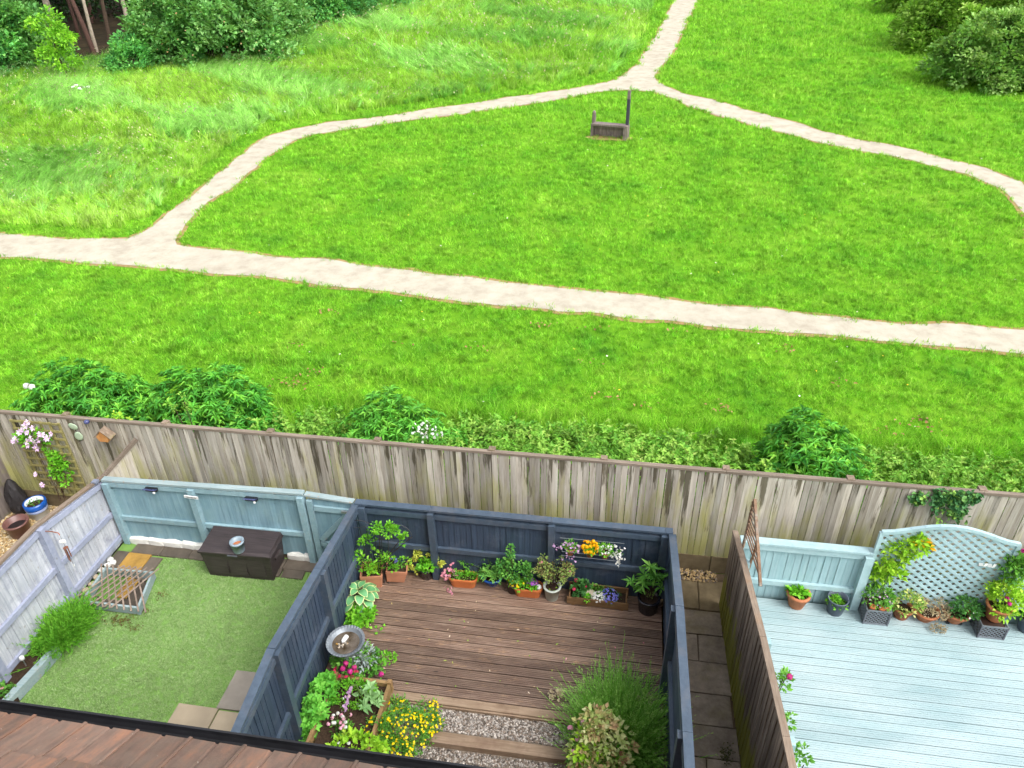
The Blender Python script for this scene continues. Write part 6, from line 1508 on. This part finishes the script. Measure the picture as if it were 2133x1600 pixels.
# ================================================================== HEDGE SHRUBS BEHIND THE BOUNDARY FENCE
def hedge_shrub(label, cx, base_y, rx, ry, h, n, mat=G_HEDGE, ll=0.145, lw=0.040, k=8):
    T = thing('hedge_shrub', label, 'shrub', (cx, base_y, -0.02), 'leafy shrubs behind the boundary fence')
    n = int(n * 1.25); P, D = in_ball(n, (rx, ry, h), (0, 0, 0.05), 0.5, 0.02)
    P *= (1 + 0.06 * np.sin(P[:, :1] * 5 + cx) + 0.05 * np.sin(P[:, 1:2] * 7))
    geo_obj(T, 'foliage', join([whorls(P, unit(D + [0, -0.1, 0.9]), k, ll, lw, droop=0.30, spread=0.8), clumpy(n // 3, 8, (rx * .85, ry * .85, h * .8), (0, 0, 0), 0.12, ll, lw * 1.2, zmin=0)]), mat)
    stems(T, [tuple(p_ * 0.9) for p_ in P[::max(1, n // 24)]], 0.15, 0, .012, M_STEM)
    return T
def hx(px_, py_, Y): return GY(px_, py_, Y).x
hedge_shrub('dense dark green shrub behind the boundary fence near the clematis trellis', -9.9, 10.3, 1.65, 1.2, 1.75, 800)
hedge_shrub('dense dark green shrub behind the boundary fence above the teal fence', -7.35, 10.3, 1.45, 1.2, 1.85, 760)
hedge_shrub('loose mid green shrub with white flower heads behind the boundary fence', -3.80, 10.15, 1.25, 1.15, 1.6, 600, leaf('hedge_leaf_mid', [(0, (0.045, 0.225, 0.030)), (0.5, (0.120, 0.450, 0.045)), (1, (0.330, 0.720, 0.090))], wscale=2.5, wamt=.2))
hedge_shrub('dense dark green shrub standing alone behind the boundary fence above the aqua fence', 3.30, 10.2, 1.0, 1.05, 1.85, 600)
T = thing('elder_blossom', 'creamy white blossom sprays showing over the boundary fence', 'blossom', (GY(885, 905, 9.0).x, 9.15, 1.55))
P = np.array([(0, 0, 0.35)]) + rng.normal(size=(46, 3)) * [.14, .06, .09]; geo_obj(T, 'flowers', discgeo(P, rdirs(46, 1), .026), F_WHT); stems(T, [tuple(p_) for p_ in P[::6]], 0.05, -1.5, .006); bush(T, G1, (.25, .15, .25), (0, 0, .1), 16, 9, .07, .08, .03)
T = thing('white_rose', 'single white bloom on the shrubs beside the clematis trellis', 'blossom', (GY(60, 815, 9.9).x, 9.9, 1.35)); ball_blooms(T, F_WHT, [(0, 0, .28), (.08, .02, .25)], .07); stems(T, [(0, 0, .26), (.08, .02, .23)], .02, -1.3, .006)
# brambles and nettles, one tangled mass along the fence
gs = []
def thicket(x0, x1, y0, y1, h, n, per=9):
    for i in range(n):
        x = random.uniform(x0, x1); y = y0 + (y1 - y0) * random.random() ** 1.4; hh = h * (1 - 0.72 * (y - y0) / (y1 - y0)) * random.uniform(0.45, 1.1)
        m = per; zz = np.linspace(0.25, 1, m)[:, None]; lean = np.array([[random.uniform(-.3, .3), random.uniform(-.03, .30), 1.0]])
        P = np.array([[x, y, 0]]) + lean * hh * zz + rng.normal(size=(m, 3)) * 0.03
        tn = random.random()
        gs.append(whorls(P, rdirs(m, 1.2), 4, 0.085, 0.046)[0:2] + (np.repeat(np.clip(tn * .62 + .25 * rng.random(m * 4), 0, 1), 4),))
thicket(-6.3, -4.7, 8.95, 11.6, 1.45, 200)
thicket(-3.0, 2.5, 8.95, 11.7, 1.5, 900)
thicket(2.3, 4.6, 8.9, 9.6, 1.5, 150)
thicket(4.1, 10.4, 8.95, 11.7, 1.45, 900)
thicket(BF0, -2.6, 8.92, 9.9, 1.45, 380)
g = join(gs)
tag(obj('brambles', mesh_np('brambles', g[0], g[1], G_BRAM, g[2])), 'tangled light green brambles and nettles along the meadow side of the boundary fence', 'brambles', kind='stuff')
n_ = 3300; X_ = BF0 + (BF1 - BF0) * rng.random(n_); Y_ = 9.3 + 3.2 * rng.random(n_)
o = scatter('rank_grass', np.stack([X_, Y_, np.zeros(n_)], 1), 0.5 + 0.5 * rng.random(n_), rng.integers(0, 3, n_), [blade_tuft('rank_tuft_%s' % 'abc'[i], M_GRASS, 22, 0.16, 0.34, 0.014, 0.6) for i in range(3)], 0.2)
tag(o, 'rank uncut grass growing among the brambles by the boundary fence', 'grass', kind='stuff')
T = plant('fence_weed', 'sprig of weed poking over the boundary fence beside the wing panel', 'weed', (GY(250, 885, 8.72).x, 8.74, 1.3)); bush(T, G_LIME, (.22, .05, .05), (0, 0, .68), 9, 8, .04, .045, .028); stems(T, [(0, 0, .68), (.1, 0, .66)], .03, -1.3, .006)
T = plant('fence_dock', 'upright seeding dock spike among the shrubs behind the boundary fence', 'weed', (GY(395, 875, 9.0).x, 9.0, 0.0)); stems(T, [(0, 0, 2.2), (-.2, 0, 2.05)], .05, 0, .008, M_BARK); geo_obj(T, 'foliage', join([clumpy(8, 10, (.04, .04, .25), (0, 0, 2.1), .04, .04, .022), clumpy(6, 10, (.04, .04, .2), (-.2, 0, 1.95), .04, .04, .022)]), G_BRAM)

# ================================================================== WOOD AND THICKETS BEYOND THE MEADOW
def limb_tree(name, label, px_, py_, h, r0, lean, bark, crowns, leafmat, ll, lw, n_cl, per, cl_r, group='trees of the wood beyond the meadow', cat='tree', base=None):
    b = GG(px_, py_) if base is None else base
    T = thing(name, label, cat, (b.x, b.y, b.z - 0.1), group)
    pts = [(lean[0] * s * h + 0.12 * math.sin(5 * s + px_), lean[1] * s * h, s * h) for s in np.linspace(0, 1, 7)]
    polys = [pts]; rad = [[r0 * (1 - 0.75 * i / 6) for i in range(7)]]
    for cx, cy, cz, rx, ry, rz in crowns:
        s = min(0.9, max(0.25, (cz - rz * 0.6) / h)); o = (lean[0] * s * h, lean[1] * s * h, s * h)
        polys.append([o, ((o[0] + cx) / 2, (o[1] + cy) / 2, (o[2] + cz) / 2 + 0.1), (cx, cy, cz + rz * 0.3)]); rad.append([r0 * 0.45, r0 * 0.3, r0 * 0.1])
    tube_obj(T, 'trunk', bark, polys, rad, 8)
    gs = [clumpy(max(6, int(n_cl * rx * rz / sum(c[3] * c[5] for c in crowns))), per, (rx, ry, rz), (cx, cy, cz), cl_r, ll, lw, shell=0.45, zmin=-0.75) for cx, cy, cz, rx, ry, rz in crowns]
    geo_obj(T, 'crown', join(gs), leafmat)
    return T
def thornbush(label, px_, py_, rx, ry, h, n_cl, per, mat, ll=0.16, lw=0.10, cl_r=0.45, group='shrubs along the wood edge', berries=None, name='wood_shrub', dy=0.0):
    b = GG(px_, py_); b = b + Vector((0, ry * 0.85 + dy, 0)); b.z = float(tz(b.y))
    T = thing(name, label, 'shrub', (b.x, b.y, b.z - 0.05), group)
    g = clumpy(n_cl, per, (rx, ry, h * 0.95), (0, 0, h * 0.10), cl_r, ll, lw, shell=0.55, zmin=-0.05)
    inner = clumpy(n_cl // 3, per, (rx * .75, ry * .75, h * 0.75), (0, 0, h * 0.05), cl_r, ll, lw, shell=0.2, zmin=0)
    geo_obj(T, 'foliage', join([g, inner]), mat)
    tips = in_ball(14, (rx * .8, ry * .8, h * .85), (0, 0, 0), .8, .15)[0]; stems(T, [tuple(p_) for p_ in tips], .2, 0, .04, M_BARK)
    if berries: blooms(T, berries, (rx * 1.03, ry * 1.03, h), (0, 0, h * .1), 130, 0.05, name='blossom', zmin=0)
    return T
F_RUST = petal('rusty_blossom', (0.5, 0.3, 0.15), (0.45, 0.22, 0.10), (0.60, 0.40, 0.26))
G_WOODB = leaf('blue_woodland_leaf', [(0, (0.045, 0.17, 0.04)), (0.5, (0.16, 0.42, 0.10)), (0.85, (0.32, 0.62, 0.20)), (1, (0.50, 0.74, 0.28))], wscale=.7, wamt=.35)
thornbush('big rounded thorn bush dotted with rusty blossom at the wood edge', 395, 150, 5.2, 3.4, 5.2, 330, 46, G_WOODB, 0.27, 0.18, 0.5, berries=F_RUST)
thornbush('rounded green bush filling the gap beside the big thorn bush', 520, 105, 3.6, 2.4, 3.8, 190, 40, G_WOODB, 0.27, 0.17, 0.5)
thornbush('leafy bush between the dark spreading bush and the far hedge', 640, 62, 4.2, 3.0, 4.0, 170, 38, G_WOOD, 0.28, 0.18, 0.55)
thornbush('small bright green bush crouching in front of the big thorn bush', 258, 160, 1.5, 1.2, 2.0, 70, 40, G_WOOD, 0.16, 0.10, 0.34)
thornbush('dark spreading bush behind the big thorn bush at the wood edge', 560, 75, 5.0, 3.5, 4.6, 210, 40, G_WOOD, 0.24, 0.15, 0.6)
thornbush('dark hedge-like bush where the wood meets the top of the meadow', 700, 35, 6.0, 4.0, 4.6, 200, 36, G_WOOD, 0.28, 0.17, 0.7)
thornbush('low dark bush at the far end of the wood edge', 860, 8, 6.0, 4.0, 3.6, 150, 34, G_WOOD, 0.30, 0.18, 0.75)
thornbush('blue-green bush screening the wood beside the pale birch', 25, 152, 2.5, 2.0, 4.2, 170, 42, G_WOODB, 0.26, 0.17, 0.5)
thornbush('tall leafy bush at the near corner of the wood', -90, 165, 3.5, 2.6, 5.0, 190, 40, G_WOOD, 0.26, 0.17, 0.5)
limb_tree('lime_sapling', 'young lime green sapling standing before the blue-green bush', 140, 168, 3.0, 0.07, (0.02, 0), M_BARK, [(-.2, -.1, 3.0, .9, .7, .7), (.5, 0, 2.2, .9, .7, .6), (-.5, 0, 1.7, .8, .7, .5), (.1, -.2, 1.2, 1.0, .8, .5)], G_WOODL, .20, .12, 52, 30, .28)
limb_tree('birch_tree', 'birch tree with pale leaning trunk at the wood edge', 130, 92, 11, 0.26, (-0.14, 0.1), M_PBARK, [(-1.2, 1, 9.5, 3.2, 2.8, 2.0), (-2.2, 1.5, 7.4, 2.2, 2, 1.2)], G_WOOD, .24, .15, 120, 36, .6)
limb_tree('wood_tree', 'slender tree with dark reddish trunk leaning behind the clearing', 196, 118, 10, 0.17, (-0.16, 0.05), M_RBARK, [(-1.6, 0.5, 9.3, 2.4, 2.4, 1.7)], G_WOOD, .24, .15, 90, 36, .6)
limb_tree('wood_tree', 'slender tree with thin pale grey trunk at the clearing edge', 206, 112, 10, 0.13, (-0.05, 0.05), M_PBARK, [(-.4, 0.5, 9.2, 2.4, 2.4, 1.7)], G_WOOD, .24, .15, 90, 36, .6)
limb_tree('wood_tree', 'shaded tree deep in the wood behind the birch', 60, 60, 12, 0.26, (0.02, 0.02), M_BARK, [(0, 0, 9, 4.5, 3.5, 3.4), (2, 1, 6, 3, 3, 1.6)], G_WOOD, .30, .2, 200, 34, .8)
limb_tree('wood_tree', 'shaded tree deep in the wood behind the clearing', 190, 50, 12, 0.26, (0.02, 0.02), M_RBARK, [(0, 0, 9.4, 4.5, 3.5, 3.2), (-2, 2, 7, 3, 3, 1.8)], G_WOOD, .30, .2, 200, 34, .8)
limb_tree('wood_tree', 'shaded tree rising behind the big thorn bush', 330, 40, 12, 0.26, (0.02, 0.02), M_BARK, [(0, 0, 9, 4.5, 3.5, 3.4), (2, 1, 6, 3.4, 3, 2.2)], G_WOOD, .30, .2, 200, 34, .8)
limb_tree('wood_tree', 'shaded tree filling the dark corner of the wood', -60, 70, 12, 0.26, (0.02, 0.02), M_BARK, [(0, 0, 8, 4.5, 3.5, 3.6), (2, 1, 5, 3.4, 3, 2.2)], G_WOOD, .30, .2, 220, 34, .8)
# undergrowth deep in the wood; its leaf colour is darkened to carry shade
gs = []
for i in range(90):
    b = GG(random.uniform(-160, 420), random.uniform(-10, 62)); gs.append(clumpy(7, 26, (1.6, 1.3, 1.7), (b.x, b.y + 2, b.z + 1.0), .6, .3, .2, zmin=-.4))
g = join(gs); tag(obj('undergrowth', mesh_np('undergrowth', g[0], g[1], leaf('shaded_undergrowth_leaf', [(0, (0.008, 0.03, 0.008)), (1, (0.03, 0.085, 0.02))], trans=0.05), g[2])), 'dark shaded undergrowth deep inside the wood', 'undergrowth', kind='stuff')
gs = []
for i in range(120):
    b = GG(random.uniform(-60, 330), 0); s = random.random(); px_ = -60 + 480 * s; py_ = 168 - 30 * s + random.uniform(-12, 8)
    b = GG(px_, py_); gs.append(clumpy(3, 14, (.5, .4, .45), (b.x, b.y, b.z + .25), .25, .12, .05, zmin=-.3))
g = join(gs); tag(obj('wood_edge_weeds', mesh_np('wood_edge_weeds', g[0], g[1], leaf('weed_leaf', [(0, (0.075, 0.225, 0.060)), (0.6, (0.210, 0.420, 0.135)), (0.9, (0.390, 0.540, 0.240)), (1, (0.675, 0.630, 0.390))]), g[2])), 'rough pale weeds fringing the wood edge', 'weeds', kind='stuff')
# thickets on the other side of the lawn
gp_ = 'thorn bushes at the lawn edge opposite the wood'
thornbush('large olive green thorn bush at the lawn edge beyond the curving path', 2070, 125, 4.8, 3.4, 5.0, 400, 44, G_OLV, 0.24, 0.15, 0.42, group=gp_)
thornbush('low olive green thorn bush spilling onto the lawn in front of the large one', 2110, 198, 3.6, 2.4, 3.3, 290, 44, leaf('thorn_leaf_pale', [(0, (0.076, 0.190, 0.038)), (0.5, (0.209, 0.456, 0.085)), (1, (0.570, 0.800, 0.266))], wscale=.9, wamt=.3), 0.22, 0.14, 0.38, group=gp_)
thornbush('dark thorn bush further back along the lawn edge', 1985, 40, 4.4, 3.2, 4.2, 260, 40, G_OLV, 0.26, 0.16, 0.45, group=gp_)
thornbush('tall thorn bush filling the corner of the lawn edge', 2190, 60, 3.5, 3, 5.5, 220, 40, G_OLV, 0.25, 0.16, 0.45, group=gp_)

for i, (px_, py_, lb) in enumerate(((30, 100, 'slim dark trunk behind the blue-green bush'), (165, 84, 'slim dark trunk beside the birch in the shade'), (232, 96, 'slim dark trunk at the back of the clearing'), (272, 84, 'slim grey trunk behind the small bright bush'))):
    limb_tree('wood_tree', lb + ' of the wood', px_, py_, 9, 0.11 + 0.02 * i, (-0.05 + 0.03 * i, 0.05), (M_BARK, M_RBARK, M_BARK, M_PBARK)[i], [(0, 0.5, 8.6, 2.2, 2.0, 1.5)], G_WOOD, .26, .17, 60, 34, .6)
# petals and leaves fallen on the brown deck
P = np.array([(random.uniform(-3.4, 0.7), random.uniform(5.9, 7.6), 0.004) for _ in range(46)])
g = leafgeo(P, rdirs(46, 0, .1), 0.035 * (.6 + rng.random(46)), 0.02)
tag(obj('fallen_leaves', mesh_np('fallen_leaves', g[0], g[1], leaf('fallen_leaf', [(0, (0.16, 0.40, 0.03)), (0.35, (0.30, 0.42, 0.06)), (0.6, (0.45, 0.32, 0.15)), (0.85, (0.70, 0.60, 0.50)), (1, (0.70, 0.12, 0.25))], trans=0, jit=0), g[2])), 'fallen leaves and petals scattered over the brown deck', 'fallen leaves', kind='stuff')
